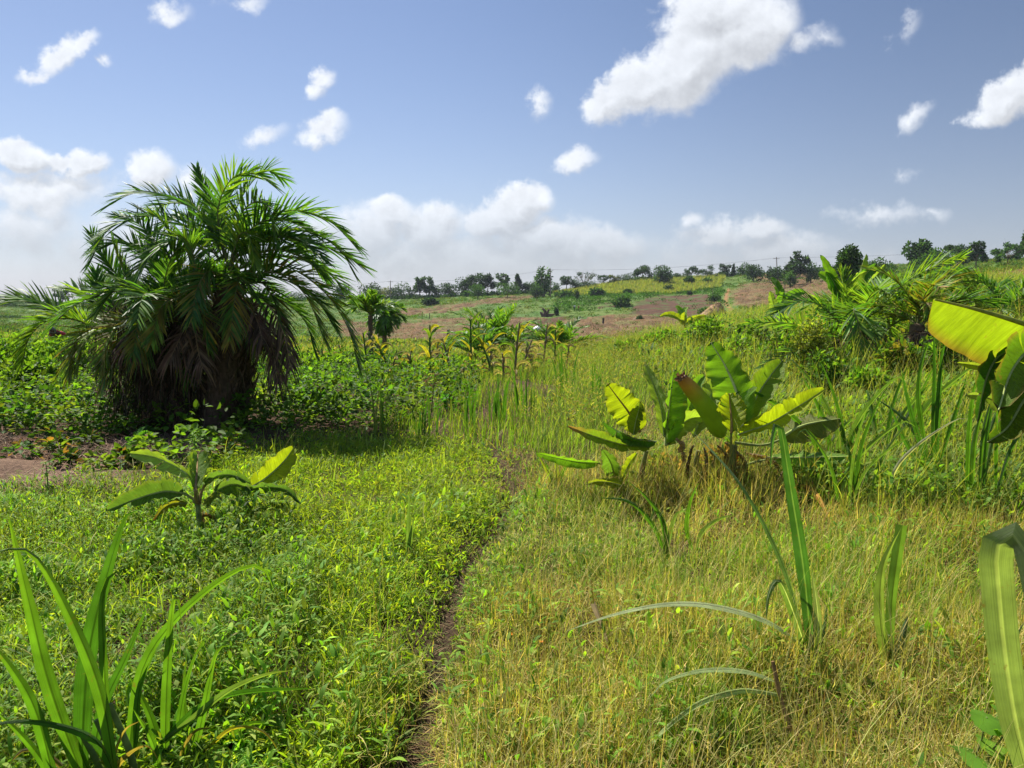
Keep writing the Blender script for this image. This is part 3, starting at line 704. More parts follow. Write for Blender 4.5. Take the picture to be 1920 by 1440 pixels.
blades(mb, pts[j], U(m_, .4, 1.0) * (.5 + .7 * hb[j]) * nr[j], U(m_, .003, .007), U(m_, 0, 6.283), U(m_, .0, .7), U(m_, .0, 1.0), palette([(.10, .18, .03), (.15, .2, .05)], m_), palette([(.2, .24, .08), (.26, .26, .12)], m_), k=5)
for rep in range(3):
    b = pts + np.stack([U(n, -.06, .06), U(n, -.06, .06), RG.random(n) * (.1 + .42 * hb) * nr], 1); L = U(n, .05, .13) * np.clip(nr, .8, 1.4)
    c_ = palette([(.06, .14, .02), (.08, .17, .022), (.11, .2, .03), (.045, .10, .018)], n) * (.7 + .6 * hb)[:, None]
    blades(mb, b, L, L * U(n, .16, .38), U(n, 0, 6.283), U(n, .2, 1.3), U(n, .3, 1.5), c_ * .9, c_ * 1.15, k=4, lance=True)
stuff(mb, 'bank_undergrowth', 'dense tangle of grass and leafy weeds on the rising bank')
# the valley and the far slope
mb = MB(); pts, px, py = spots(26, 19, 130, 1.0, .9); u_ = pts[:, 0] / pts[:, 1]
ok = ~inside(px, py, CROP) & ~inside(px, py, BANK) & ~inside(px, py, FEATH) & (RG.random(len(px)) < .9)
for q in BROWN: ok &= ~(inside(px, py, q) & (RG.random(len(px)) < .8) & (pts[:, 1] > 40))
pts = pts[ok]; n = len(pts); g_ = vnoise(pts[:, 0], pts[:, 1], 3.5, 40)
for rep in range(4):
    c0 = palette([(.075, .15, .028), (.105, .165, .035), (.14, .15, .055), (.055, .12, .022)], n) * (.7 + .6 * g_)[:, None]
    blades(mb, pts + np.stack([U(n, -.2, .2), U(n, -.2, .2), np.zeros(n)], 1), U(n, .15, .5) * (.4 + g_) * np.clip(pts[:, 1] / 40, .7, 1.4), U(n, .02, .05) * np.clip(pts[:, 1] / 30, .6, 3), U(n, 0, 6.283), U(n, .0, .7), U(n, .2, 1.2), c0, c0 * [1.4, 1.2, 1.2], k=3)
stuff(mb, 'valley_grass', 'rough green and yellowish grass on the valley floor behind the maize')
mb = MB(); pts, px, py = spots(.19, 95, 372, .25, .8)
okg = np.ones(len(px), bool)
for q in BROWN + DARK: okg &= ~(inside(px, py, q) & (RG.random(len(px)) < .93))
okg &= ~(np.abs(px - 1363) < 5) | (py > 584) | (py < 540)
pts, px, py = pts[okg], px[okg], py[okg]; n = len(pts); k = 22
lush = vnoise(pts[:, 0], pts[:, 1], 11, 41)
lushzone = inside(px, py, [(1030, 585), (1060, 540), (1250, 540), (1350, 520), (1370, 560), (1350, 600), (1200, 570), (1120, 585)])
r = (U(n, .3, .9) + lush * .5 + lushzone * U(n, .2, .9)); d = rand_dirs(n * k, .3); d[:, 2] = np.abs(d[:, 2])
b = np.repeat(pts, k, 0) + d * (np.repeat(r, k) * (.5 + .5 * RG.random(n * k)))[:, None] * [1.2, 1.2, .62]
cc = np.repeat(np.where((lushzone)[:, None], palette([(.038, .105, .012), (.052, .13, .014), (.03, .08, .012)], n), palette([(.06, .13, .012), (.08, .145, .016), (.042, .105, .012), (.115, .135, .03)], n)), k, 0) * (.75 + .5 * RG.random((n * k, 1)))
L = U(n * k, .25, .5) * np.repeat(np.clip(r, .6, 1.3), k)
leaves(mb, b, rand_dirs(n * k, .3), rand_dirs(n * k, 1.), L, L * .5, U(n * k, 0, .3), cc)
stuff(mb, 'hillside_undergrowth', 'green scrubby undergrowth covering the far hillside', M_TREE)
mb = MB(); pts, px, py = spots(1.5, 215, 352, .2, .62); ok = inside(px, py, [(1030, 550), (1100, 533), (1240, 518), (1360, 518), (1350, 540), (1255, 552), (1150, 552), (1080, 556)])
pts = pts[ok]; pts[:, 0] += .5 * np.sin(pts[:, 1] * 2); n = len(pts)
for rep in range(3):
    blades(mb, pts + np.stack([U(n, -.4, .4), U(n, -.4, .4), np.zeros(n)], 1), U(n, 1.1, 2.1), U(n, .12, .3), U(n, 0, 6.283), U(n, 0, .35), U(n, .1, 1.2), palette([(.08, .14, .03), (.11, .165, .04), (.14, .17, .055)], n), palette([(.15, .19, .06), (.18, .19, .08), (.11, .17, .045)], n), k=4)
stuff(mb, 'maize_field', 'yellowish green maize field on the crest of the hill')
mb = MB(); pts, px, py = spots(.5, 95, 340, .2, .8); ok = np.zeros(len(px), bool)
for q in BROWN: ok |= inside(px, py, q)
pts = pts[ok]; n = len(pts)
for rep in range(5):
    blades(mb, pts + np.stack([U(n, -1.2, 1.2), U(n, -1.2, 1.2), U(n, .05, .45)], 1), U(n, .6, 1.6), U(n, .05, .13), U(n, 0, 6.283), U(n, 1.0, 1.6), U(n, -.3, .5), *(2 * [palette([(.23, .15, .075), (.28, .19, .10), (.15, .09, .045), (.19, .12, .06), (.11, .13, .04)], n)]), k=3)
stuff(mb, 'cut_stalks', 'brown cut maize stalks lying on the harvested field', M_STRAW)

mb = MB(); n = 900; px_ = U(n, -40, 1960); dd_ = U(n, 338, 352); q = np.stack([(px_ - 960) / F * dd_, dd_, np.zeros(n)], 1); q[:, 2] = H(q[:, 0], q[:, 1])
keep_ = vnoise(px_, px_ * 0, 60, 70) > np.where(px_ < 1010, .25, .5); q = q[keep_]; n = len(q); k = 46
r = U(n, 1., 2.4); d = rand_dirs(n * k, .3); d[:, 2] = np.abs(d[:, 2])
b = np.repeat(q, k, 0) + d * (np.repeat(r, k) * (.4 + .6 * RG.random(n * k)))[:, None] * [1.3, 1, 1.]
L = U(n * k, .5, .95); leaves(mb, b, rand_dirs(n * k), rand_dirs(n * k, .8), L, L * .55, U(n * k, 0, .3), np.repeat(palette([(.03, .07, .028), (.05, .11, .032), (.04, .09, .03)], n), k, 0) * (.7 + .6 * RG.random((n * k, 1))))
stuff(mb, 'hedge_foliage', 'continuous dark green scrub growing between the trees on the crest', M_TREE)
# ================================================================== things
def PP(D, *xy):
    d = np.linspace(D[0], D[1], len(xy)) if isinstance(D, (tuple, list)) else np.full(len(xy), float(D))
    return [P(a, b, e) for (a, b), e in zip(xy, d)]
def mpx(w, D):
    return w * (D if not isinstance(D, (tuple, list)) else sum(D) / 2) / F
G1, G2, G3, GY, GB = (.10, .21, .025), (.075, .17, .02), (.05, .13, .02), (.24, .29, .025), (.13, .20, .07)

# ------------------------------------------------------------------ long strap leaved grass clumps close by
def strap_leaf(par, D, xy, w, c, roll=.3, vee=.4, **k):
    mb = MB(); strap(mb, PP(D, *xy), mpx(w, D) * 1.04, c, roll, vee, **k)
    return mb.build('leaf', M_STRAP, par)
def stalk(par, base, px, py, D, r=.012, c=(.16, .2, .06), name='stem', top=.1):
    mb = MB(); e = P(px, py, D); tube(mb, catmull([base, (np.array(base) + e) / 2 + [.01, .01, 0], e], 8), np.linspace(r, r * .6, 8), c, 7)
    return mb.build(name, M_WOOD, par)
b = ground(150, 2.25)
t = thing('grass_clump', 'big cane grass clump of long broad leaves in the near corner left of all others', 'grass clump', b, 'cane grass clumps by the path')
for D, xy, w, c, ro in [
    ((2.2, 2.1), [(170, 1500), (95, 1290), (55, 1130), (15, 962)], 17, G1, .2), ((2.2, 1.95), [(222, 1500), (190, 1300), (120, 1130), (65, 1042), (25, 1028), (-20, 1040)], 16, G1, .5),
    ((2.3, 2.35), [(150, 1500), (165, 1240), (203, 1070), (238, 965), (262, 955)], 21, G3, .3), ((2.3, 2.3), [(205, 1480), (196, 1250), (192, 1130), (207, 1077), (226, 1078), (240, 1112)], 11, G1, .5),
    ((2.35, 2.4), [(165, 1500), (190, 1340), (238, 1230), (280, 1128)], 12, G3, .4), ((2.1, 1.9), [(110, 1500), (70, 1340), (20, 1250), (-35, 1190)], 14, G2, .3),
    ((2.2, 1.9), [(230, 1500), (190, 1400), (120, 1362), (20, 1352), (-60, 1380)], 11, G3, .7), ((2.2, 2.0), [(130, 1500), (60, 1400), (-10, 1330)], 9, G2, .3),
    ((2.25, 2.2), [(190, 1500), (140, 1390), (90, 1300), (60, 1240)], 8, G1, .2), ((2.3, 2.5), [(200, 1500), (250, 1400), (262, 1290), (300, 1200)], 9, G2, .4)]:
    strap_leaf(t, D, xy, w, c, ro, tip=np.array(c) * [1.3, 1.1, 1.])
for xy in ([(150, 1490), (110, 1430), (50, 1405), (10, 1440)], [(180, 1490), (230, 1425), (275, 1400), (300, 1430)], [(130, 1490), (90, 1450), (30, 1450)], [(200, 1490), (215, 1420), (235, 1370), (262, 1352)]):
    strap_leaf(t, (2.25, 2.15), xy, 7, random.choice([(.30, .21, .09), (.24, .17, .08)]), .6, tip=(.22, .15, .07), ripple=.5)
for k in range(3): stalk(t, ground(140 + 35 * k, 2.25) - [0, 0, .03], 155 + 25 * k, 1380 - 30 * k, 2.25, .014, (.14, .19, .05))
b = ground(330, 2.45)
t = thing('grass_clump', 'cane grass clump with thinner arching leaves beside the biggest clump in the near corner', 'grass clump', b, 'cane grass clumps by the path')
for D, xy, w, c, ro in [
    (2.45, [(310, 1480), (312, 1310), (322, 1150), (332, 1117), (340, 1165)], 11, G1, .3), ((2.4, 2.6), [(235, 1480), (262, 1270), (330, 1160), (430, 1078), (490, 1063), (516, 1115)], 11, G1, .5),
    (2.45, [(318, 1480), (285, 1350), (240, 1262)], 10, G2, .2), ((2.4, 2.5), [(295, 1400), (360, 1350), (430, 1295), (500, 1265), (550, 1257)], 9, GB, .7), ((2.4, 2.55), [(300, 1395), (370, 1330), (450, 1300), (600, 1290)], 8, G3, .7),
    (2.5, [(365, 1480), (425, 1395), (470, 1357), (520, 1362)], 10, G1, .5), (2.45, [(350, 1480), (385, 1320), (402, 1235), (420, 1210), (446, 1214)], 9, G1, .3), (2.5, [(330, 1480), (338, 1340), (362, 1240), (390, 1190)], 7, G2, .3),
    ((2.5, 2.4), [(340, 1480), (420, 1375), (490, 1370), (530, 1420)], 5, (.34, .28, .05), .4), ((2.4, 2.2), [(300, 1490), (290, 1400), (250, 1330)], 8, G2, .2), ((2.5, 2.6), [(360, 1480), (350, 1370), (345, 1290), (350, 1225)], 6, G1, .3),
    ((2.5, 2.7), [(330, 1490), (400, 1410), (440, 1330), (470, 1290)], 8, GB, .6), ((2.5, 2.35), [(345, 1490), (470, 1440), (540, 1440)], 9, G3, .5)]:
    strap_leaf(t, D, xy, w, c, ro, tip=np.array(c) * [1.3, 1.1, 1.])
for xy in ([(320, 1480), (270, 1440), (235, 1450)], [(345, 1480), (390, 1430), (440, 1425), (470, 1450)], [(335, 1480), (340, 1420), (365, 1372), (400, 1365)]):
    strap_leaf(t, (2.45, 2.4), xy, 6, random.choice([(.30, .21, .09), (.24, .17, .08)]), .6, tip=(.22, .15, .07), ripple=.5)
stalk(t, ground(318, 2.45) - [0, 0, .03], 316, 1400, 2.45, .013, (.14, .19, .05)); stalk(t, ground(350, 2.5) - [0, 0, .03], 352, 1420, 2.5, .011, (.14, .19, .05))
b = at(1522, 1262); D = b[1]
t = thing('cane_shoot', 'tall cane shoot of blue green leaves with one long blade arching over the dry grass', 'cane plant', b, 'cane shoots in the dry grass')
for DD, xy, w, c, ro, k in [
    (D, [(1524, 1262), (1508, 1080), (1480, 900), (1464, 800), (1456, 792), (1449, 815), (1444, 880)], 14, (.06, .15, .04), .15, dict(midrib=(.16, .26, .10))), ((D, D + .5), [(1520, 1250), (1472, 1070), (1400, 925), (1335, 845), (1296, 806)], 5.5, (.15, .25, .12), .6, {}),
    ((D, D - .45), [(1510, 1215), (1440, 1165), (1340, 1136), (1250, 1132), (1150, 1152), (1060, 1184)], 13, (.46, .53, .34), 1.12, dict(vee=.15)), ((D, D - .1), [(1520, 1245), (1492, 1160), (1466, 1096), (1452, 1092), (1440, 1120), (1436, 1165)], 10, (.13, .2, .07), .4, dict(midrib=(.5, .55, .4))),
    (D, [(1530, 1255), (1534, 1160), (1522, 1068)], 9, (.2, .25, .14), .2, dict(midrib=(.5, .55, .42))), ((D, D + .2), [(1526, 1255), (1545, 1180), (1552, 1130)], 5, G2, .3, {})]:
    strap_leaf(t, DD, xy, w, c, ro, **k)
stalk(t, b - [0, 0, .03], 1520, 1190, D, .012, (.22, .25, .12))
b = at(1668, 1258); D = b[1]
t = thing('cane_shoot', 'short upright pale cane shoot with a folded blade standing alone in dry grass', 'cane plant', b, 'cane shoots in the dry grass')
for DD, xy, w, c, ro, k in [
    (D, [(1668, 1260), (1672, 1130), (1682, 1050), (1692, 985)], 11, (.12, .21, .05), .3, dict(prof=lambda t: 1 - .35 * (1 - t) ** 2)), (D - .03, [(1662, 1255), (1650, 1150), (1654, 1070), (1672, 1022), (1690, 990)], 12, (.19, .26, .09), .4, {}),
    ((D, D + .1), [(1680, 1250), (1694, 1190), (1702, 1155)], 11, (.06, .12, .06), .3, {}), (D, [(1660, 1255), (1650, 1200), (1640, 1160)], 5, G2, .3, {})]:
    strap_leaf(t, DD, xy, w, c, ro, **k)
stalk(t, b - [0, 0, .03], 1668, 1190, D, .013, (.2, .26, .08))
b = ground(1990, 2.1)
t = thing('cane_plant', 'wide grey green strap leaf folding over, from a cane at the picture edge', 'cane plant', b)
strap_leaf(t, (2.1, 1.9), [(1965, 1560), (1915, 1400), (1886, 1240), (1872, 1100), (1868, 1035), (1884, 1006), (1908, 1006), (1926, 1040), (1935, 1120)], 29, (.19, .25, .13), .15, .25, midrib=(.32, .38, .22), prof=lambda t: np.minimum(1, .6 + t * 1.2) * (1 - .55 * np.clip((t - .8) / .2, 0, 1)))
strap_leaf(t, (2.1, 2.2), [(1965, 1560), (1950, 1350), (1945, 1180), (1960, 1080)], 20, (.10, .17, .06), .4)
strap_leaf(t, (2.1, 2.15), [(1975, 1560), (1915, 1330), (1905, 1210), (1922, 1165)], 14, (.12, .18, .09), .5)
stalk(t, b - [0, 0, .03], 1970, 1350, 2.1, .02, (.16, .2, .08))
b = ground(1500, 2.55)
t = thing('cane_stub', 'broken brown cane stalk with two pale leaves arching down beside it', 'cane plant', b)
mb = MB(); tube(mb, catmull([b - [0, 0, .05], P(1490, 1400, 2.6), P(1466, 1320, 2.66), P(1449, 1240, 2.7)], 14), np.linspace(.014, .007, 14), (.28, .17, .07), 7); mb.build('stem', M_WOOD, t)
strap_leaf(t, (2.68, 2.3), [(1462, 1302), (1390, 1294), (1310, 1318), (1240, 1372), (1205, 1420), (1190, 1460)], 13, (.42, .52, .25), 1.1, .15)
strap_leaf(t, (2.7, 2.5), [(1450, 1275), (1395, 1258), (1320, 1256), (1250, 1276), (1215, 1312)], 11, (.40, .50, .26), 1.1, .15)
strap_leaf(t, (2.6, 2.5), [(1482, 1360), (1500, 1390), (1512, 1450)], 7, (.36, .24, .10), .3)

# small cane shoots in the dry grass below the banana clump
for px_, py_, lab, sp in [(1250, 1045, 'thin yellow green grass shoot with curling leaves below the banana clump', [((0, 0), (-8, -70), (-40, -115), (-70, -140)), ((0, 0), (-3, -60), (-22, -90), (-32, -60)), ((0, 0), (8, -50), (22, -85), (45, -82)), ((0, 0), (-25, -60), (-70, -105), (-130, -112))]),
                          (1300, 1035, 'grass shoot with one pale leaf arching towards the cane shoot', [((0, 0), (20, -40), (50, -62), (78, -70)), ((0, 0), (-12, -45), (-5, -95), (10, -130))]),
                          (1040, 925, 'dark narrow leaved grass tuft beside the path bend', [((0, 0), (-10, -35), (-30, -70)), ((0, 0), (5, -40), (0, -78)), ((0, 0), (14, -35), (26, -62)), ((0, 0), (-4, -30), (-18, -60))]),
                          (765, 1050, 'single tall dark green grass shoot left of the path bend', [((0, 0), (2, -60), (2, -125)), ((0, 0), (-10, -25), (-42, -28)), ((0, 0), (5, -40), (12, -80))])]:
    b = at(px_, py_); D = b[1]
    t = thing('grass_shoot', lab, 'grass shoot', b, 'small grass shoots')
    for q in sp: strap_leaf(t, D, [(px_ + x, py_ + y) for x, y in q], 5.5, random.choice([G1, GY, G2, GB]), .5, n=14)
for px_, lab in [(1750, 'tall reed clump with broad upright leaves in front of the bank under the banana leaf'), (1560, 'dark reed clump between banana clump and bank with leaning blades'), (1660, 'reed clump of crossing green blades below the feathery bush'), (1830, 'reed clump of light blades at the foot of the near banana plant'), (1610, 'sparse reed clump with one white dry leaf among green blades')]:
    py_, D = {1750: (860, 5.6), 1560: (905, 6.2), 1660: (880, 6.4), 1830: (900, 5.0), 1610: (960, 5.2)}[px_]
    b = ground(px_, D)
    t = thing('reed_clump', lab, 'reed clump', b, 'reed clumps on the bank')
    if px_ == 1750:
        S_ = [((1748, 880), (1752, 720), (1751, 600)), ((1742, 880), (1722, 740), (1735, 655), (1750, 645), (1762, 690)), ((1755, 880), (1762, 720), (1770, 650), (1790, 632)), ((1740, 880), (1705, 760), (1690, 690)), ((1750, 870), (1700, 790), (1640, 745)), ((1760, 870), (1790, 780), (1815, 700)), ((1735, 880), (1700, 830), (1668, 760))]
    else:
        S_ = []
        for k in range(9):
            x0 = px_ + random.uniform(-45, 45); hh = random.uniform(110, 230); ln_ = random.gauss(.25, .45) * hh
            S_.append(((x0, py_ + 20), (x0 + ln_ * .3, py_ - hh * .55), (x0 + ln_, py_ - hh), (x0 + ln_ * 1.25, py_ - hh * random.uniform(.85, 1.1))))
    for k, q in enumerate(S_):
        cc = (.55, .52, .42) if (px_ == 1610 and k == 0) else random.choice([G1, G2, G3, (.12, .2, .05)])
        strap_leaf(t, (D, D + random.uniform(-.4, .4)), q, random.uniform(3.6, 6.2), cc, random.uniform(0, .7), n=16)
for px_, py_, n_ in [(800, 815, 5), (710, 800, 4), (880, 800, 5), (935, 790, 5), (985, 770, 4), (1060, 745, 5), (1120, 760, 4)]:
    b = at(px_, py_ + 12, 5); D = b[1]
    lab = {800: 'tall brown seeded sedge standing at the front edge of the reedy grass', 710: 'pale curling reed tuft at the edge of the crop patch', 880: 'reed tuft of straight green blades right behind the path end', 935: 'reed tuft with a yellow dry blade behind the path end', 985: 'slender reed tuft between path end and feathery grass', 1060: 'tall reed tuft in feathery grass behind the lowest banana leaf', 1120: 'reed tuft of thin leaning blades beside the yellow banana leaf'}[px_]
    t = thing('reed_tuft', lab, 'reed tuft', b, 'reed tufts in the middle grass')
    for k in range(n_ + 3):
        x0 = px_ + random.uniform(-18, 18); hh = random.uniform(50, 105); l_ = random.gauss(0, .18) * hh
        strap_leaf(t, D + random.uniform(-.2, .2), [(x0, py_ + 12), (x0 + l_ * .3, py_ - hh * .6), (x0 + l_, py_ - hh)], random.uniform(1.5, 2.6), random.choice([G2, G3, G3, (.06, .13, .02)]) if px_ != 710 else random.choice([(.2, .26, .07), (.3, .3, .12), G1]), .4, n=10)
    if px_ == 800:
        mb = MB(); q = np.repeat(np.array([P(810 + random.uniform(-14, 14), 712 + random.uniform(-12, 14), D) for _ in range(12)]), 9, 0)
        leaves(mb, q, rand_dirs(108), rand_dirs(108), U(108, .02, .05), U(108, .006, .01), U(108, 0, .3), palette([(.25, .14, .06), (.3, .18, .08)], 108)); mb.build('seed_head', M_STRAW, t)
        stalk(t, b, 815, 705, D, .007, (.10, .12, .03))

# ------------------------------------------------------------------ banana plants
def pseudostem(par, base, top, r, c=(.22, .26, .09)):
    mb = MB(); p = catmull([np.array(base) - [0, 0, .05], np.array(base) * .5 + np.array(top) * .5, top], 10)
    tube(mb, p, np.linspace(r, r * .55, 10), c, 9); mb.build('pseudostem', M_WOOD, par)
    mb = MB()
    for k in range(3):
        a = random.random() * 6.28; q = p[2:8] + np.array([math.cos(a), math.sin(a), 0]) * np.linspace(r, r * 1.25, 6)[:, None]
        mbp = nrm(np.array([-math.sin(a), math.cos(a), 0]))
        ribbon(mb, q[None], mbp[None], np.linspace(r * .8, r * .1, 6)[None], np.broadcast_to(np.array([.24, .15, .07]), (1, 6, 3)))
    mb.build('dry_sheath', M_STRAW, par)
def petiole(par, D, *xy, r=.009, c=(.2, .24, .07)):
    mb = MB(); p = catmull(PP(D, *xy), 10); tube(mb, p, np.linspace(r * 1.5, r, 10), c, 7); mb.build('petiole', M_WOOD, par)
def bl(par, D, xy, w, c, **k):
    if 'edge' not in k: k['edge'] = np.array(c) * .7 + np.array((.22, .15, .06)) * .3
    k['cuts'] = k.get('cuts', 3) + (2 if w > 18 else 1)
    return banana_leaf(par, PP(D, *xy), mpx(w, D), c, **k)
YEL, MIDG, DKG, PALE, OLIVE, DEAD = (.31, .38, .02), (.16, .31, .03), (.075, .18, .03), (.24, .34, .075), (.15, .18, .025), (.22, .13, .08)
D = 6.0; b = ground(1372, D)
t = thing('banana_plant', 'banana plant with a tall upright leaf, the highest of the clump in dry grass', 'banana plant', b, 'banana plants of the middle clump')
pseudostem(t, b, P(1378, 835, D), .042, (.17, .19, .06))
bl(t, (D, D + .15), [(1392, 800), (1384, 745), (1362, 690), (1333, 642)], 46, MIDG, fold=(.15, .35), droop=.35, cuts=1, roll=-.1, rib=(.5, .55, .25))
bl(t, (D, D + .3), [(1396, 790), (1418, 745), (1442, 708), (1467, 676)], 30, (.17, .27, .02), fold=(.3, .3), droop=.4, cuts=1)
bl(t, (D, D - .3), [(1384, 815), (1440, 795), (1500, 760), (1549, 728)], 27, YEL, fold=(.1, .8), droop=.4, cuts=2)
bl(t, (D, D + .1), [(1462, 822), (1500, 800), (1540, 790), (1575, 785)], 36, OLIVE, fold=(-1.35, .2), droop=.3, cuts=3, label='olive ragged leaf hanging low')
petiole(t, D, (1378, 830), (1430, 835), (1470, 822))
bl(t, (D, D - .35), [(1436, 858), (1480, 858), (1540, 857), (1603, 856)], 22, MIDG, fold=(-1.3, .1), droop=.3, cuts=0)
petiole(t, (D, D - .1), (1378, 880), (1410, 868), (1436, 862))
bl(t, (D - .25, D - .1), [(1371, 812), (1371, 785), (1369, 762), (1367, 738)], 34, YEL, fold=(.35, .5), droop=.6, cuts=0, roll=.15, rib=(.3, .2, .06))
petiole(t, (D, D - .25), (1372, 900), (1371, 850), (1371, 812))
D = 6.1; b = ground(1300, D)
t = thing('banana_plant', 'banana plant with a brown tipped furled leaf between two taller banana plants', 'banana plant', b, 'banana plants of the middle clump')
pseudostem(t, b, P(1310, 845, D), .036, (.17, .17, .06))
mb = MB(); p = catmull(PP((D, D - .3), (1352, 815), (1335, 780), (1305, 740), (1277, 708)), 16)
cc = np.array([OLIVE] * 16) * np.linspace(1, 1, 16)[:, None]; cc[:] = (.19, .27, .035); cc[10:] = np.linspace((.20, .25, .035), (.34, .20, .07), 6)
tube(mb, p, np.array([.05, .08, .098, .102, .102, .1, .098, .094, .09, .087, .084, .08, .076, .07, .062, .044]) * .82, cc, 11); o = mb.build('furled_leaf', M_BAN, t); o['label'] = 'furled leaf browning at its tip'
mb = MB(); q = np.array([P(1276, 708, D - .3)] * 16); leaves(mb, q + RG.normal(size=(16, 3)) * .010, rand_dirs(16, .5), rand_dirs(16), U(16, .04, .08), U(16, .02, .04), U(16, .2, .5), palette([(.22, .12, .06), (.12, .06, .03)], 16)); mb.build('withered_tip', M_STRAW, o)
bl(t, (D, D + .1), [(1248, 835), (1252, 780), (1258, 735), (1264, 692)], 36, MIDG, fold=(1.3, .05), droop=.3, cuts=1, rib=(.42, .46, .16))
bl(t, (D, D + .3), [(1245, 820), (1240, 770), (1226, 725), (1210, 684)], 18, PALE, fold=(.5, .5), droop=.3, cuts=1)
bl(t, (D + .2, D + .5), [(1300, 820), (1318, 775), (1335, 738), (1352, 715)], 30, PALE, fold=(.2, .4), droop=.5, cuts=1)
bl(t, (D, D + .2), [(1250, 835), (1275, 800), (1295, 785), (1320, 782)], 26, PALE, fold=(.6, .4), droop=.5, cuts=1)
bl(t, (D + .3, D + .5), [(1290, 780), (1300, 740), (1310, 715), (1320, 705)], 16, MIDG, fold=(.2, .3), droop=.3, cuts=0)
bl(t, (D - .1, D - .2), [(1268, 822), (1278, 838), (1280, 858), (1272, 882)], 22, (.38, .24, .15), fold=(1.0, 1.2), droop=1.5, cuts=3, label='withered pinkish brown leaf', rib=(.3, .2, .1))
bl(t, (D, D - .1), [(1330, 845), (1345, 865), (1350, 890), (1345, 915)], 26, (.26, .14, .05), fold=(.8, .9), droop=1.2, cuts=4, label='dead brown leaf hanging by the stem', rib=(.25, .15, .07))
for xy in ([(1360, 830), (1385, 850), (1400, 880), (1402, 915)], [(1300, 835), (1292, 860), (1290, 890), (1296, 920)], [(1320, 840), (1325, 865), (1318, 895), (1310, 925)], [(1345, 835), (1362, 855), (1378, 885), (1385, 920)], [(1400, 850), (1440, 862), (1460, 880), (1470, 905)]):
    bl(t, (D, D - .25), xy, random.uniform(14, 22), random.choice([(.24, .15, .07), (.17, .10, .05), (.30, .20, .11)]), fold=(.9, .9), droop=1.2, cuts=3, rib=(.25, .15, .07), label='dead brown leaf hanging low')
D = 6.1; b = ground(1200, D)
t = thing('banana_plant', 'low banana plant with a yellow leaf and brown tipped leaf lying towards the path', 'banana plant', b, 'banana plants of the middle clump')
pseudostem(t, b, P(1212, 845, D), .032, (.17, .19, .06))
bl(t, (D, D - .1), [(1200, 810), (1180, 775), (1160, 748), (1139, 720)], 33, YEL, fold=(.15, .25), droop=.3, cuts=1, rib=(.25, .17, .05))
bl(t, (D - .1, D - .2), [(1188, 815), (1192, 790), (1198, 768), (1200, 752)], 18, (.12, .17, .02), fold=(.3, .6), droop=.5, cuts=1)
bl(t, (D, D - .5), [(1218, 838), (1170, 834), (1115, 818), (1062, 798)], 21, (.14, .21, .03), fold=(.5, .5), droop=.6, cuts=1, tip=(.24, .14, .09))
bl(t, (D - .05, D - .4), [(1230, 828), (1190, 822), (1155, 806), (1130, 790)], 20, DKG, fold=(.2, 1.3), droop=.4, cuts=0)
bl(t, (D, D - .6), [(1122, 868), (1085, 866), (1045, 859), (1003, 849)], 15, MIDG, fold=(.25, 1.0), droop=.3, cuts=0)
petiole(t, D, (1205, 890), (1165, 880), (1122, 868))
bl(t, (D, D - .3), [(1152, 892), (1146, 870), (1138, 855), (1128, 842)], 22, (.11, .2, .04), fold=(.3, .4), droop=.5, cuts=1)
bl(t, (D, D - .2), [(1195, 850), (1180, 870), (1170, 890), (1163, 905)], 14, YEL, fold=(.8, .6), droop=.5, cuts=0)
bl(t, (D - .5, D - .7), [(1165, 910), (1145, 905), (1120, 903), (1100, 908)], 17, (.22, .25, .03), fold=(.5, .5), droop=.8, cuts=1)
b = at(1555, 985); mb = MB()
strap(mb, [at(1492, 932) + [0, 0, .10], at(1525, 958) + [0, 0, .13], b + [0, 0, .04]], .028, (.38, .2, .04), .3, .5, 14); o = mb.build('dead_leaf', M_STRAW, None, b)
tag(o, 'fallen orange brown banana leaf lying below the banana clump', 'dead leaf')

bw = lambda par, D, xy, w, c, **k: bl(par, D, xy, w * 1.35, c, **k)
b = at(378, 1012); D = b[1]
t = thing('banana_plant', 'young banana plant with a long pale leaf reaching towards the palm', 'banana plant', b, 'young banana plants in the weeds')
pseudostem(t, b, P(370, 935, D), .026, (.2, .24, .09))
bw(t, (D, D + .5), [(358, 893), (325, 872), (285, 856), (244, 850)], 15, PALE, fold=(.2, .9), droop=.4, cuts=0)
petiole(t, (D, D), (371, 938), (366, 910), (358, 893), r=.008)
bw(t, (D - .1, D + .25), [(366, 922), (368, 895), (370, 872), (371, 853)], 27, (.13, .22, .04), fold=(.7, .5), droop=.7, cuts=0, rib=(.3, .2, .09))
petiole(t, (D, D - .1), (372, 945), (367, 935), (366, 922), r=.008, c=(.3, .2, .09))
bw(t, (D, D - .3), [(344, 925), (305, 922), (255, 936), (198, 958)], 23, (.09, .16, .04), fold=(1.0, .25), droop=.5, cuts=2)
petiole(t, D, (373, 955), (362, 935), (344, 925), r=.009)
bw(t, (D, D - .2), [(350, 944), (325, 944), (305, 955), (288, 978)], 17, (.20, .2, .03), fold=(.9, .8), droop=.7, cuts=2, tip=(.12, .06, .03), label='drooping leaf yellowed with a black brown tip')
bw(t, (D, D - .1), [(386, 908), (410, 892), (440, 892), (470, 908)], 20, (.10, .18, .05), fold=(.6, 1.0), droop=.7, cuts=2)
petiole(t, D, (374, 945), (378, 922), (386, 908), r=.008, c=(.28, .2, .09))
bw(t, (D, D - .2), [(388, 945), (398, 935), (408, 932), (418, 940)], 14, (.16, .2, .08), fold=(.8, .8), droop=.8, cuts=0)
bw(t, (D, D), [(380, 965), (392, 966), (404, 974), (410, 988)], 12, (.14, .07, .04), fold=(.9, .9), droop=1., cuts=1, label='small dead brown leaf')
b = at(463, 992); D = b[1]
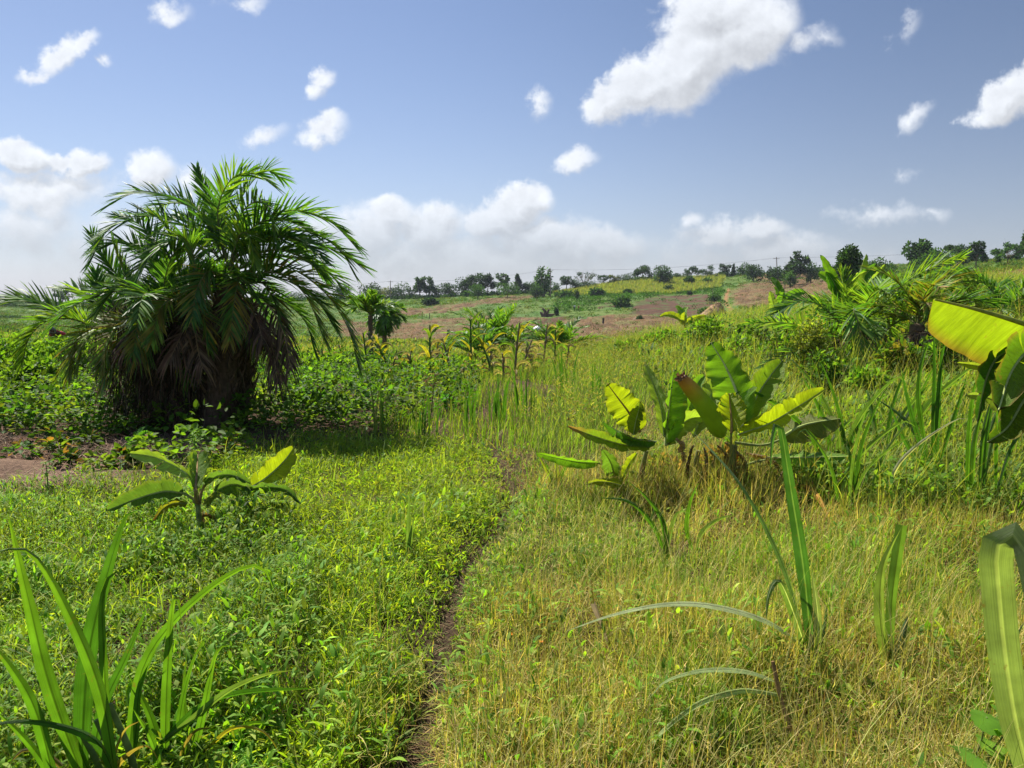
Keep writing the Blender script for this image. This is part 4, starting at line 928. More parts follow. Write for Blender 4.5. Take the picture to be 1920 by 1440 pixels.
t = thing('banana_plant', 'young banana plant with a bright upright leaf nearer the path', 'banana plant', b, 'young banana plants in the weeds')
pseudostem(t, b, P(466, 935, D), .03, (.18, .2, .08))
bw(t, (D, D + .2), [(470, 915), (500, 895), (532, 865), (552, 838)], 20, (.27, .33, .02), fold=(.15, .5), droop=.3, cuts=0)
bw(t, (D, D - .35), [(470, 918), (440, 908), (415, 915), (395, 930)], 22, (.10, .17, .05), fold=(.4, .9), droop=.7, cuts=2)
bw(t, (D, D - .3), [(455, 922), (490, 914), (535, 918), (566, 946)], 20, (.085, .16, .05), fold=(.8, .9), droop=.6, cuts=2)
bw(t, (D, D - .1), [(490, 952), (510, 953), (530, 955), (548, 960)], 12, (.08, .12, .03), fold=(.7, .7), droop=.7, cuts=1)
petiole(t, D, (465, 975), (475, 958), (490, 952), r=.008)
bw(t, (D + .05, D), [(466, 935), (448, 940), (440, 955), (444, 975)], 10, (.10, .13, .03), fold=(.9, .9), droop=.8, cuts=0)

D = 2.3; b = ground(2120, D)
t = thing('banana_plant', 'near banana plant reaching in at the edge with a huge sunlit yellow green leaf', 'banana plant', b)
pseudostem(t, b, P(2090, 760, D), .09)
bl(t, (D, D - .25), [(2085, 690), (2010, 640), (1920, 607), (1830, 580), (1750, 561)], 98, (.22, .30, .02), fold=(-.15, 0), halves=(0,), droop=.15, cuts=-2, blunt=1.6, roll=.0, rib=(.36, .38, .06), edge=(.22, .15, .04))
bl(t, (D - .1, D - .45), [(2090, 730), (2020, 655), (1950, 645), (1900, 690), (1872, 770)], 66, (.10, .19, .02), fold=(.2, .5), droop=.5, cuts=2, edge=(.2, .16, .04))
bl(t, (D - .05, D - .3), [(2080, 760), (1990, 720), (1930, 740), (1890, 800), (1850, 830)], 60, (.07, .13, .015), fold=(.4, .5), droop=.5, cuts=1, edge=(.25, .22, .04))
bl(t, (D - .1, D - .2), [(1905, 660), (1872, 668), (1848, 715), (1832, 792)], 34, (.045, .12, .02), fold=(.9, .9), droop=.6, cuts=1, edge=(.2, .14, .06), label='dark green leaf tip hanging straight down')
bl(t, (D + .5, D + .4), [(1960, 760), (1900, 715), (1850, 690), (1790, 680)], 26, (.24, .3, .05), fold=(.6, .6), droop=.6, cuts=2)
bl(t, (D + .5, D + .4), [(1960, 790), (1900, 770), (1850, 745), (1810, 740)], 26, (.2, .27, .07), fold=(.5, .7), droop=.6, cuts=2)
cc_ = P(2090, 750, D)
for az_, el_, L_ in ((-.2, 1.0, .9), (-1.1, .9, .8)):
    banana_leaf(t, arch(cc_, az_, el_, L_, 1.3, 6), .16, random.choice([MIDG, PALE]), fold=(.3, .4), droop=.6, cuts=5)
for xy in ([(2090, 800), (2095, 740), (2085, 690)], [(2090, 800), (2100, 760), (2080, 720)]): petiole(t, D, *xy, r=.02)

# ------------------------------------------------------------------ the big palm clump
PG = [(.045, .12, .028), (.06, .145, .03), (.035, .10, .025), (.08, .17, .03)]
PL = [(.10, .19, .03), (.14, .22, .03), (.075, .16, .025)]
POL = [(.13, .14, .03), (.17, .15, .035), (.10, .13, .025)]
PBR = [(.13, .08, .05), (.20, .13, .08), (.08, .055, .035)]
b = at(385, 802); D = b[1]
palm = thing('palm_clump', 'large bushy palm clump with arching fronds and a dark skirt of dead leaves', 'palm', b)
C1, C2, C3 = P(428, 500, D), P(305, 600, D - .1), P(225, 640, D + .1)
def trunk(par, base, top, r0, r1, c=(.12, .08, .05), k=16):
    mb = MB(); p = catmull([np.array(base) - [0, 0, .1], np.array(base) * .6 + np.array(top) * .4 + [.04, 0, 0], top], k)
    rr = np.linspace(r0, r1, k) * (1 + .12 * (np.arange(k) % 2)); tube(mb, p, rr, c, 9)
    o = mb.build('trunk', M_WOOD, par)
    mb = MB()
    for q in range(3, k - 1):
        for a in range(7):
            an = a * .9 + q * 2.4; dv = np.array([math.cos(an), math.sin(an), 0]); s = p[q] + dv * rr[q] * .9
            tube(mb, [s, s + dv * .07 + [0, 0, .06], s + dv * .11 + [0, 0, .16]], [.022, .018, .006], (.15, .10, .06), 5)
    mb.build('leaf_base', M_WOOD, o)
trunk(palm, at(400, 806), C1, .20, .13); trunk(palm, at(345, 800) + [0, .3, 0], C2, .17, .12); trunk(palm, at(275, 792) + [0, .5, 0], C3, .13, .09); trunk(palm, at(420, 800) + [0, .4, 0], P(455, 560, D + .4), .14, .1)
def fr(xy, dd=(0, 0), L=.40, n=44, c=PG, name='frond', **k):
    n = int(n * 1.25); k.setdefault('wid', .0115)
    k.setdefault('roll', .45)
    return frond(palm, PP((D + dd[0], D + dd[1]), *xy), L, n, c, name=name, **k)
for xy, dd, kw in [
    ([(435, 505), (480, 455), (560, 452), (630, 470), (680, 500)], (0, .2), dict(n=52, L=.42)), ([(430, 495), (478, 425), (540, 395), (610, 410), (668, 462)], (.1, -.2), dict(n=52, L=.42, c=PG + PL[:1])),
    ([(425, 490), (408, 400), (432, 338), (475, 325), (512, 348)], (0, -.3), dict(n=48, L=.38, c=PG + PL)), ([(422, 490), (402, 410), (380, 350), (369, 318)], (.1, .3), dict(n=40, L=.3, a1=15, c=PG + PL[:1])),
    ([(420, 490), (382, 405), (330, 372), (255, 362), (200, 388)], (0, .2), dict(n=50, L=.42)), ([(418, 495), (360, 430), (280, 405), (205, 430), (170, 490)], (.1, -.2), dict(n=50, L=.42)),
    ([(432, 490), (450, 405), (487, 378), (512, 420), (514, 455)], (-.1, -.7), dict(n=44, L=.34, c=PL + PG)), ([(432, 495), (450, 440), (468, 445), (478, 500)], (-.2, -.8), dict(n=36, L=.26, c=PL)),
    ([(425, 490), (440, 400), (470, 345), (500, 320), (530, 335)], (.3, .9), dict(n=46, L=.4)), ([(425, 490), (420, 400), (440, 350), (455, 330)], (.2, .6), dict(n=42, L=.34)),
    ([(440, 520), (520, 495), (600, 540), (650, 610), (672, 690)], (0, -.3), dict(n=56, L=.42, c=PG + POL[:1])), ([(440, 530), (510, 510), (570, 550), (610, 640)], (-.2, -.7), dict(n=46, L=.36, c=PG + POL)),
    ([(440, 525), (520, 480), (600, 500), (660, 560)], (.2, .5), dict(n=50, L=.40)), ([(430, 500), (490, 440), (550, 450), (610, 520)], (.2, .7), dict(n=46, L=.4)),
    ([(415, 500), (350, 450), (290, 470), (245, 540)], (-.1, -.6), dict(n=46, L=.38, c=PG + PL[:1])), ([(420, 500), (370, 420), (330, 410), (290, 440)], (.2, .7), dict(n=44, L=.4)),
    ([(300, 620), (255, 560), (228, 500), (212, 455)], (-.2, -.5), dict(n=46, L=.34, c=PL + PG, roll=.1, rib=(.3, .32, .12))), ([(290, 620), (235, 540), (195, 480), (172, 440)], (.1, .2), dict(n=44, L=.36)),
    ([(270, 640), (210, 590), (150, 545), (110, 540)], (.2, .5), dict(n=44, L=.36, c=PL + PG)), ([(215, 640), (150, 600), (85, 572), (25, 560), (-25, 580)], (0, -.3), dict(n=54, L=.42, c=PL + PG)),
    ([(212, 640), (150, 602), (95, 600), (58, 628), (40, 680)], (-.1, -.6), dict(n=50, L=.38, c=PL, roll=-.3)), ([(215, 645), (165, 620), (140, 650), (130, 700)], (-.1, -.4), dict(n=40, L=.34, c=PL + POL)),
    ([(300, 610), (310, 520), (330, 470), (372, 450)], (-.2, -.4), dict(n=44, L=.36)), ([(305, 610), (300, 520), (275, 470), (240, 470)], (0, .3), dict(n=44, L=.36)),
    ([(300, 610), (345, 540), (390, 510), (430, 520)], (-.3, -.7), dict(n=44, L=.34, c=PG + PL[:1])), ([(310, 610), (340, 500), (360, 440), (365, 400)], (.3, .6), dict(n=44, L=.36)),
    ([(285, 620), (240, 600), (205, 630), (190, 690)], (-.3, -.7), dict(n=44, L=.32, c=POL + PL)), ([(300, 620), (290, 580), (262, 600), (250, 660)], (-.3, -.9), dict(n=40, L=.3, c=POL + PG)),
    ([(320, 600), (350, 560), (380, 590), (390, 650)], (-.3, -.9), dict(n=42, L=.3, c=PG + POL)), ([(430, 520), (400, 500), (370, 540), (360, 600)], (-.2, -.9), dict(n=42, L=.34, c=PG + POL)),
    ([(440, 540), (450, 510), (440, 560), (430, 640)], (-.3, -.9), dict(n=40, L=.32, c=PG + POL)), ([(450, 540), (490, 530), (520, 580), (530, 650)], (-.2, -.6), dict(n=44, L=.34, c=POL + PG)),
    ([(455, 560), (520, 560), (570, 600), (590, 660)], (.4, .2), dict(n=44, L=.36, c=PG)), ([(230, 630), (190, 560), (180, 510)], (.3, .5), dict(n=40, L=.34))]:
    fr(xy, dd, **kw)
CU = P(345, 575, D)
for xy, dd, kw in [([(345, 575), (290, 500), (235, 455), (180, 470)], (0, -.2), dict(n=46, L=.38)), ([(345, 575), (300, 470), (260, 420), (215, 405)], (.2, .5), dict(n=46, L=.38)), ([(345, 575), (330, 480), (310, 425), (285, 400)], (-.1, -.3), dict(n=46, L=.36, c=PG + PL)),
                   ([(335, 580), (270, 540), (220, 540), (180, 590)], (-.2, -.5), dict(n=46, L=.36, c=PG + PL)), ([(345, 575), (365, 500), (350, 450), (320, 440)], (-.2, -.7), dict(n=44, L=.34, c=PL + PG)), ([(345, 575), (400, 520), (450, 520), (480, 560)], (-.3, -.8), dict(n=44, L=.34)),
                   ([(430, 520), (500, 470), (560, 480), (610, 520)], (-.2, -.5), dict(n=50, L=.38)), ([(430, 505), (470, 430), (530, 410), (590, 440)], (-.2, -.5), dict(n=50, L=.38)), ([(430, 515), (520, 520), (590, 560), (630, 620)], (.1, -.1), dict(n=50, L=.4)),
                   ([(260, 620), (200, 610), (160, 640), (145, 690)], (-.2, -.5), dict(n=44, L=.34, c=POL + PL)), ([(345, 590), (330, 560), (300, 580), (285, 640)], (-.3, -.9), dict(n=42, L=.3, c=POL + PL))]:
    fr(xy, dd, **kw)
for k in range(15):
    cc = [C1, C2, CU, C3][k % 4]; az = random.uniform(0, 6.28); el = random.uniform(.5, 1.35)
    frond(palm, arch(cc, az, el, random.uniform(1.4, 2.1) * (1 if k % 4 < 2 else .75), random.uniform(1.3, 2.2)), random.uniform(.32, .42), 54, PG + (PL if k % 3 == 0 else []), roll=random.uniform(-.3, .3))
for k in range(20):
    cc = [C1, C2, P(330, 620, D), P(440, 580, D + .3)][k % 4] - [0, 0, random.uniform(.0, .35)]; az = random.uniform(0, 6.28) if k % 2 else random.uniform(3.6, 5.9)
    gr = k % 2; cc = cc - [0, 0, .0 if gr else random.uniform(.15, .5)]
    o = frond(palm, arch(cc, az, random.uniform(-.2, .5) if gr else random.uniform(-.8, .1), random.uniform(.6, 1.0) if gr else random.uniform(.4, .7), random.uniform(1.3, 1.8)), random.uniform(.24, .34) if gr else random.uniform(.14, .22), 40, POL + PG if gr else PBR, name='frond' if gr else 'dead_frond', sag=.5, rib=(.25, .17, .09), vee=.2, wid=.011 if gr else .008)
    o['label'] = 'withering olive frond drooping over the skirt' if gr else 'dead brown frond hanging in the skirt'
for xy in ([(470, 580), (500, 570), (530, 620), (545, 690)], [(470, 590), (490, 600), (510, 650), (520, 715)], [(350, 600), (350, 610), (335, 640), (320, 670)], [(355, 600), (365, 620), (372, 660), (380, 690)], [(265, 620), (258, 615), (245, 632), (240, 655)], [(440, 560), (470, 580), (485, 610), (492, 640)]):
    frond(palm, PP((D - .3, D - .8), *xy), .3, 30, PBR, name='dead_frond', sag=.7, rib=(.3, .2, .1), vee=.1)
mb = MB(); n = 9500; ang = U(n, 0, 6.283); hz_ = U(n, .25, 1.65)
cx = np.where(RG.random(n) < .6, .0, -.42); rad = .37 + .18 * np.sin(hz_ * 1.9) + .15 * RG.normal(size=n)
q = np.stack([b[0] - .22 + cx + np.cos(ang) * rad * 1.05, b[1] + .25 + np.sin(ang) * rad * .9, b[2] + hz_], 1)
L = np.minimum(U(n, .12, .55), hz_ * .95)
blades(mb, q, L, U(n, .005, .014), ang + RG.normal(size=n) * .9, U(n, 2.1, 3.0), U(n, -.3, .9), *(2 * [palette([(.06, .045, .028), (.09, .065, .04), (.045, .04, .022), (.05, .065, .024), (.15, .10, .06)], n)]), k=4)
o = mb.build('dead_leaf_skirt', M_STRAW, palm)

# ------------------------------------------------------------------ other palms
def small_palm(px_, D, cpy, lab, n, L, cols, trunk_r=.08, extra=(), ll=.3, group='smaller palms', dead=3, nl=30, cpx=None, up=.5, el0=None, dr=1.):
    b = ground(px_, D); c = P(cpx or px_, cpy, D)
    t = thing('palm', lab, 'palm', b, group)
    mb = MB(); tube(mb, catmull([b - [0, 0, .1], b * .5 + c * .5, c], 8), np.linspace(trunk_r * 1.3, trunk_r, 8), (.13, .09, .055), 8); mb.build('trunk', M_WOOD, t)
    for k in range(n):
        az = k * 2.4 + random.uniform(-.3, .3); el = random.uniform(up, 1.45) if el0 is None or k < 4 else random.uniform(el0, .4)
        frond(t, arch(c, az, el, L * random.uniform(.8, 1.15), random.uniform(1.2, 2.1) * dr), ll * random.uniform(.85, 1.1), nl, cols, roll=random.uniform(-.3, .3), wid=.012 * max(1, D / 14))
    for xy, DD, kw in extra:
        frond(t, PP(DD, *xy), kw.pop('L', ll), kw.pop('n', 44), kw.pop('c', cols), **kw)
    for k in range(dead):
        frond(t, arch(c - [0, 0, .1], random.uniform(3.4, 6), random.uniform(-.2, .3), L * .7, 1.6), ll * .8, 22, PBR, name='dead_frond', sag=.5, rib=(.25, .17, .09), wid=.012 * max(1, D / 14))
    return t
small_palm(930, 33, 672, 'small feathery palm behind the maize row with upright fronds', 34, 2.7, PL + PG[:2], ll=.55, up=.75, dr=.62, dead=0)
small_palm(893, 29, 672, 'palm sapling with dark fronds at the foot of the feathery palm', 20, 1.6, PG, ll=.4, up=.7, dr=.7, dead=0)
small_palm(1052, 30, 668, 'small palm with drooping fronds beside the white sack', 30, 1.9, PG + PL, ll=.45, up=.6, dr=.75, dead=0)
small_palm(694, 24, 592, 'slender young palm just beyond the tip of the large palm clump', 24, 1.05, PG + PL, ll=.3, trunk_r=.07, up=.75, dead=0)
small_palm(720, 38, 588, 'dark ragged palm standing at the edge of the brown field', 22, 1.1, PG, ll=.5, el0=-1.2, trunk_r=.10, dead=0)
small_palm(1610, 11.5, 615, 'large low palm on the bank with broad drooping fronds', 10, 1.15, PL + PG[:2], .14, [
    ([(1612, 640), (1606, 590), (1600, 580), (1612, 620), (1618, 690)], (11, 10.2), dict(c=PG + PL, n=54, L=.42, roll=0., vee=.2)), ([(1630, 610), (1680, 545), (1740, 505), (1805, 482)], (11.5, 11.6), dict(c=PL, n=54, L=.42, roll=.6)),
    ([(1680, 600), (1730, 545), (1780, 520), (1820, 545), (1835, 585)], (11.6, 11.2), dict(c=PL + POL, n=50, L=.40, roll=.5)), ([(1600, 640), (1550, 622), (1480, 606), (1405, 604)], (11.2, 10.2), dict(c=PL + PG, n=54, L=.36, roll=-.5)),
    ([(1590, 620), (1540, 575), (1500, 565), (1450, 590)], (11.4, 11.2), dict(c=PG, n=48, L=.4, roll=.4)), ([(1600, 690), (1550, 660), (1490, 660), (1430, 690)], (11., 9.8), dict(c=PL + PG, n=48, L=.34, roll=.2)),
    ([(1640, 640), (1690, 600), (1750, 600), (1800, 640)], (11.2, 10.6), dict(c=PG + POL, n=48, L=.38, roll=.4)), ([(1600, 600), (1585, 540), (1580, 510)], (11.8, 12), dict(c=PL, n=40, L=.36))], ll=.42, dead=6, nl=44)
small_palm(1720, 10.6, 610, 'palm with yellowing fronds next to the huge banana leaf', 9, 1.0, PL + POL, .1, [([(1720, 620), (1760, 580), (1810, 560), (1870, 570)], (10.6, 10.4), dict(c=PG, n=46, L=.36, roll=.4))], ll=.36, dead=5, nl=40)
small_palm(1880, 12.5, 590, 'dark green palm at the edge behind the huge banana leaf', 12, 1.3, PG, .1, ll=.4, dead=2, nl=40)

# bananas standing farther off
def far_banana(px_, D, top, lab, n, L, w, spread_=.8, cols=(MIDG, PALE, DKG)):
    b = ground(px_, D); c = P(px_, top, D)
    t = thing('banana_plant', lab, 'banana plant', b, 'banana plants farther off')
    pseudostem(t, b, c, .09)
    for k in range(n):
        az = k * 2.4 + random.uniform(-.4, .4)
        banana_leaf(t, arch(c, az, random.uniform(.7, 1.45), L * random.uniform(.8, 1.15), random.uniform(.5, 1.6) * spread_, 5), w, random.choice(cols), fold=(.3, .4), droop=.5, cuts=3, n=24, roll=random.uniform(-.6, .6))
    return t
t = far_banana(1582, 15, 575, 'tall banana plant rising above the bank in front of the round tree', 5, 1.0, .16, .7)
bl(t, 15, [(1578, 590), (1568, 545), (1556, 510), (1538, 478)], 15, MIDG, fold=(.5, .5), droop=.6, cuts=4); bl(t, 15, [(1590, 590), (1600, 545), (1612, 510), (1624, 476)], 16, PALE, fold=(1.2, .1), droop=.3, cuts=4); bl(t, 15, [(1592, 580), (1620, 540), (1645, 515), (1660, 495)], 12, PALE, fold=(.8, .3), droop=.4, cuts=4)
t = far_banana(1466, 17, 575, 'bright banana plant with stubby leaves beside the straw field', 4, .7, .13, .9, (MIDG, G1))
bl(t, 17, [(1458, 590), (1450, 568), (1444, 546)], 9, PALE, fold=(.2, .3), droop=.3, cuts=0); bl(t, 17, [(1463, 590), (1462, 568), (1464, 545)], 8, MIDG, fold=(.2, .3), droop=.3, cuts=0)
far_banana(1283, 26, 610, 'small lone banana plant in front of the straw heap', 6, .9, .14, 1., (PALE, MIDG, GY))

# ------------------------------------------------------------------ maize row
MT = [(.07, .145, .03), (.095, .17, .035), (.19, .20, .03), (.27, .22, .12), (.25, .19, .12)]
def maize(px_, py_, h, lab, dry_, D=None):
    b = at(px_, py_, 8); D = b[1]
    t = thing('maize_plant', lab, 'maize', b, 'maize plants in the row behind the crop patch')
    Hh = h * D / F; lean = np.array([random.gauss(0, .11), random.gauss(0, .08), 0])
    p = catmull([b - [0, 0, .04], b + lean * Hh + [0, 0, Hh * .5], b + lean * 2.2 * Hh + [0, 0, Hh * .92]], 9)
    cs = np.array(MT[3]) * .8 if dry_ > .5 else np.array(MT[0]) * 1.1
    mb = MB(); tube(mb, p, np.linspace(.034, .016, 9), cs, 6); mb.build('stalk', M_WOOD, t)
    for k in range(13):
        f_ = .1 + .88 * k / 13; s = p[min(8, int(f_ * 8))]; az = (k % 2) * math.pi + random.gauss(.2, .8); L = random.uniform(.32, .6) * min(1.1, Hh) * (1.1 - .35 * f_)
        dryk = random.random() < dry_ * (1.35 - f_)
        q = arch(s, az, random.uniform(1.05, 1.5) if not dryk else random.uniform(.7, 1.3), L, random.uniform(.6, 2.7) if not dryk else random.uniform(2.6, 3.3), 6)
        c = np.array(random.choice(MT[3:] if dryk else MT[:3])) * random.uniform(.8, 1.15)
        mb = MB(); strap(mb, q, random.uniform(.026, .042), c, random.uniform(-.5, .5), .35, 12, tip=np.array(MT[3]) if random.random() < .3 else None); mb.build('leaf', M_DRY if dryk else M_LEAF, t)
    if random.random() < .75:
        s = p[5]; a = random.random() * 6.28; e = s + np.array([math.cos(a) * .07, math.sin(a) * .07, .17])
        mb = MB(); tube(mb, catmull([s, (s + e) / 2 + [0, 0, .01], e], 7), np.array([.01, .024, .03, .029, .024, .016, .004]), MT[3] if dry_ > .3 else MT[1], 7); mb.build('cob', M_STRAW, t)
    if dry_ < .7:
        mb = MB(); n = 9; blades(mb, np.repeat(p[-1:], n, 0), U(n, .08, .16), U(n, .006, .009), U(n, 0, 6.28), U(n, .1, .7), U(n, .1, .6), *(2 * [palette([(.36, .27, .14)], n)]), k=3); mb.build('tassel', M_STRAW, t)
for a in [(690, 708, 92, 'green topped maize plant under the last large palm frond', .4), (608, 706, 62, 'stunted yellow maize plant seen below the palm fronds', .8), (640, 698, 55, 'withered maize plant with a bent top beside the palm frond tip', .9), (560, 700, 48, 'short yellow maize plant deep under the palm', .7),
          (742, 712, 95, 'maize plant with white dry husks and green upper leaves', .5), (728, 722, 60, 'low dead maize plant at the foot of a husky one', 1.), (766, 712, 62, 'yellow streaked maize plant before the brown field', .7), (806, 722, 122, 'tallest maize plant of the row with dark upright leaves', .45), (818, 712, 80, 'bare maize stalk leaning on the tallest plant', .9),
          (848, 716, 88, 'thin maize plant with yellow lower leaves', .7), (884, 714, 125, 'upright green maize plant with a yellow flag leaf', .25), (898, 708, 80, 'blue green maize plant with drooping leaves', .3), (928, 712, 110, 'green maize plant in front of the feathery palm', .25), (916, 708, 66, 'brown collapsed maize plant beside the green one', 1.),
          (964, 712, 118, 'maize plant turning yellow from the ground up', .65), (976, 706, 75, 'withered maize plant behind the yellow one', .9), (1018, 700, 100, 'yellow maize plant standing before the drooping palm', .6), (1040, 694, 84, 'maize plant with a hanging pale cob near the drooping palm', .5), (1000, 706, 46, 'dead maize stump between yellow plants', 1.),
          (1062, 700, 60, 'reddish dry maize plant at the end of the row', .9), (868, 722, 50, 'flattened dead maize plant with a brown husk', 1.), (790, 706, 58, 'short dry maize plant left of the tallest', .9), (945, 716, 60, 'small dry maize plant with curled leaves', .9),
          (48, 700, 58, 'brown maize plant far from the row at the crop edge', .9), (75, 690, 50, 'pale maize plant near the hanging palm frond', .7), (22, 690, 60, 'green maize plant at the far edge of the crop', .4), (140, 690, 56, 'yellow maize plant left of the palm skirt', .8)]:
    maize(*a)

# ------------------------------------------------------------------ bushes and weeds
LF = [(.05, .13, .02), (.07, .16, .022), (.10, .19, .03)]
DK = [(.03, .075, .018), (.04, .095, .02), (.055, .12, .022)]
def bush(px_, D, top, w, lab, cols, leaf, n=420, name='bush', group='bushes', lumps=6, depth=1., stem=True, cat='bush'):
    b = ground(px_, D); Hh = P(px_, top, D)[2] - b[2]; W = w * D / F / 2
    t = thing(name, lab, cat, b, group)
    mb = MB()
    for k in range(lumps):
        a = random.random() * 6.28; r = random.uniform(0, .55) if k else 0; fz = random.uniform(.3, .68) if k else .5
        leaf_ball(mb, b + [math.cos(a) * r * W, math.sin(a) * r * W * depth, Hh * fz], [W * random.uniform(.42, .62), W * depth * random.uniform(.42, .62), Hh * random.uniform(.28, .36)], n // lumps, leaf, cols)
    mb.build('foliage', M_TREE if D > 60 else M_LEAF, t)
    if stem:
        mb = MB()
        for k in range(5):
            a = k * 1.3; e = b + [math.cos(a) * W * .5, math.sin(a) * W * .5 * depth, Hh * random.uniform(.5, .8)]
            tube(mb, catmull([b - [0, 0, .05], b * .5 + e * .5 + [0, 0, Hh * .08], e], 6), np.linspace(.035, .01, 6) * max(.35, Hh / 2.5), (.13, .10, .06), 5)
        mb.build('stem', M_WOOD, t)
    return t
for px_, D, top, w, lab in [(10, 15, 618, 150, 'leafy crop bush at the very edge beyond the long low palm frond'), (95, 16.5, 622, 130, 'bright leafy crop bush behind the hanging frond tips'), (175, 15.5, 628, 120, 'crop bush partly covered by the palm fronds'), (-60, 13, 625, 150, 'crop bush beyond the edge of the field'), (60, 13, 668, 110, 'low crop bush in front of the bright leafy one'), (560, 17, 655, 130, 'leafy crop bush seen under the drooping palm frond'), (640, 18.5, 662, 90, 'low leafy bush between the palm and the maize row'), (860, 21, 668, 90, 'leafy green bush standing among the maize plants'), (780, 21.5, 676, 80, 'low dark bush among the maize plants'), (1000, 20, 672, 80, 'small leafy bush under the yellow maize plants')]:
    bush(px_, D, top, w, lab, LF + [G1], .12, 1000, 'crop_bush', 'taller crop bushes around the plot', 8, cat='crop bush')
bush(1180, 19, 640, 90, 'leafy dark green bush at the near edge of the harvested field', LF, .13, 900)
bush(1235, 19, 618, 90, 'tall leafy bush beside the dark one at the field edge', LF, .12, 900)
bush(1330, 18, 592, 130, 'wide bright bush below the straw heap', LF + [G1], .11, 1300, lumps=9)
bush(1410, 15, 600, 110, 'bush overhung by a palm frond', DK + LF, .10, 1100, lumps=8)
bush(1525, 10.2, 585, 90, 'pale yellow green feathery bush in front of the large low palm', [(.15, .20, .05), (.19, .235, .07), (.11, .17, .04)], .05, 2600, lumps=9)
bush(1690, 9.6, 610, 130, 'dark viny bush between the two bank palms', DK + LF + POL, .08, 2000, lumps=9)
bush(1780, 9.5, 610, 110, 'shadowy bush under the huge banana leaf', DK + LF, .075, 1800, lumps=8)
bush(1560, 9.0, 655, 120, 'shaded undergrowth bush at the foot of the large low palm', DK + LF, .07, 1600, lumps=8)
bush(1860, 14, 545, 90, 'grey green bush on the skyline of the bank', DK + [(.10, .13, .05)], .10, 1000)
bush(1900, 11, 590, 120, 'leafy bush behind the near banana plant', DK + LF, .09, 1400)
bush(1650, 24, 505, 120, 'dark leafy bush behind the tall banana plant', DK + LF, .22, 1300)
for px_, D, top, w, lab, cols, lf in [(1350, 6.35, 838, 120, 'brownish low scrub at the foot of the tallest banana plant', [(.16, .11, .05), (.10, .12, .03), (.22, .15, .07), (.08, .13, .03)], .07), (1255, 6.4, 850, 110, 'low scrub with dead leaves under the furled banana leaf', [(.18, .13, .06), (.10, .14, .03), (.07, .13, .025)], .065), (1455, 6.5, 850, 90, 'low green scrub behind the flat lying banana leaf', LF + [(.18, .13, .06)], .07),
                                        (1470, 12.5, 590, 130, 'tangled bush at the foot of the stubby banana plant', LF + DK, .09), (1390, 14, 622, 130, 'low green bush on the bank edge below the straw heap', LF, .09), (1760, 12.5, 545, 150, 'tall tangled bush behind the palm with yellowing fronds', DK + LF + POL, .10), (1840, 10.5, 600, 130, 'dense dark bush right behind the near banana plant', DK + LF, .085), (1930, 13, 535, 140, 'tall bush cut by the edge above the near banana plant', DK + LF, .10),
                                        (1640, 14, 540, 130, 'bush filling the gap between tall banana plant and bank palms', LF + DK, .10), (1700, 15.5, 512, 120, 'green bush on the bank crest below the big ragged tree', LF + DK, .11), (1560, 13.5, 560, 110, 'bush at the foot of the tall banana plant', LF + DK, .095), (1800, 18, 500, 110, 'bush on the bank crest under flat dark trees', LF + DK, .12), (1640, 8.6, 690, 130, 'grassy green bush in front of the viny bush', LF + [G1], .08)]:
    bush(px_, D, top, w, lab, cols, lf, 1300 if D > 8 else 700, 'bush', 'bushes', 8)
def herb(px_, py_, h, lab, cols, n, L, wl, ratio=.22, cat='weed'):
    b = at(px_, py_); D = b[1]; Hh = h * D / F
    t = thing('weed_plant', lab, cat, b, 'single tall weeds')
    top = b + [.01, 0, Hh]; p = catmull([b - [0, 0, .03], b + [.01, .01, Hh * .5], top], 8)
    mb = MB(); tube(mb, p, np.linspace(.007, .003, 8), (.12, .2, .04), 6); mb.build('stem', M_WOOD, t)
    f_ = np.linspace(.15, 1, n); q = np.stack([np.interp(f_, np.linspace(0, 1, 8), p[:, k]) for k in range(3)], 1)
    a = np.arange(n) * 2.4; el = .1 + .8 * f_
    mb = MB(); Ls = L * (1.1 - .5 * f_)
    path = q[:, None, :] + (np.stack([np.cos(a), np.sin(a), np.zeros(n)], 1) * Ls[:, None])[:, None, :] * np.linspace(0, 1, 5)[None, :, None]
    s_ = np.linspace(0, 1, 5)[None, :]; path[..., 2] += Ls[:, None] * (np.sin(el)[:, None] * s_ - .9 * s_ ** 2)
    ribbon(mb, path, np.stack([-np.sin(a), np.cos(a), np.zeros(n)], 1), L * ratio * .5 * np.array([.3, 1, .9, .55, .03])[None, :] * np.ones((n, 1)), np.repeat(palette(cols, n, .1)[:, None, :], 5, 1))
    mb.build('foliage', M_LEAF, t)
herb(365, 895, 88, 'tall single weed with whorled narrow leaves behind the young banana plant', [(.07, .17, .025), (.10, .2, .03)], 60, .10, 1, .2)
herb(300, 855, 30, 'reddish leaved low weed at the foot of the palm clump', [(.16, .13, .04), (.10, .13, .03)], 24, .09, 1, .5)
herb(1450, 1190, 60, 'thin leafy weed right beside the tall cane shoot', [(.12, .2, .03)], 22, .05, 1, .4)
herb(1745, 775, 60, 'yellow flowered weed on the bank below the reed clump', [(.12, .2, .03)], 22, .07, 1, .4)
herb(1030, 775, 45, 'leafy weed with a yellow flower in the feathery grass', [(.10, .19, .025)], 20, .09, 1, .45)
herb(88, 935, 70, 'spindly weed in front of the bare mulch patch', [(.10, .19, .025)], 16, .10, 1, .3)
herb(1240, 720, 50, 'leafy weed behind the pale banana leaf', [(.10, .18, .03)], 24, .12, 1, .5)
b = ground(1890, 2.3)
t = thing('weed_plant', 'broad toothed leaf weed in the near corner under the wide strap leaf', 'weed', b, 'single tall weeds')
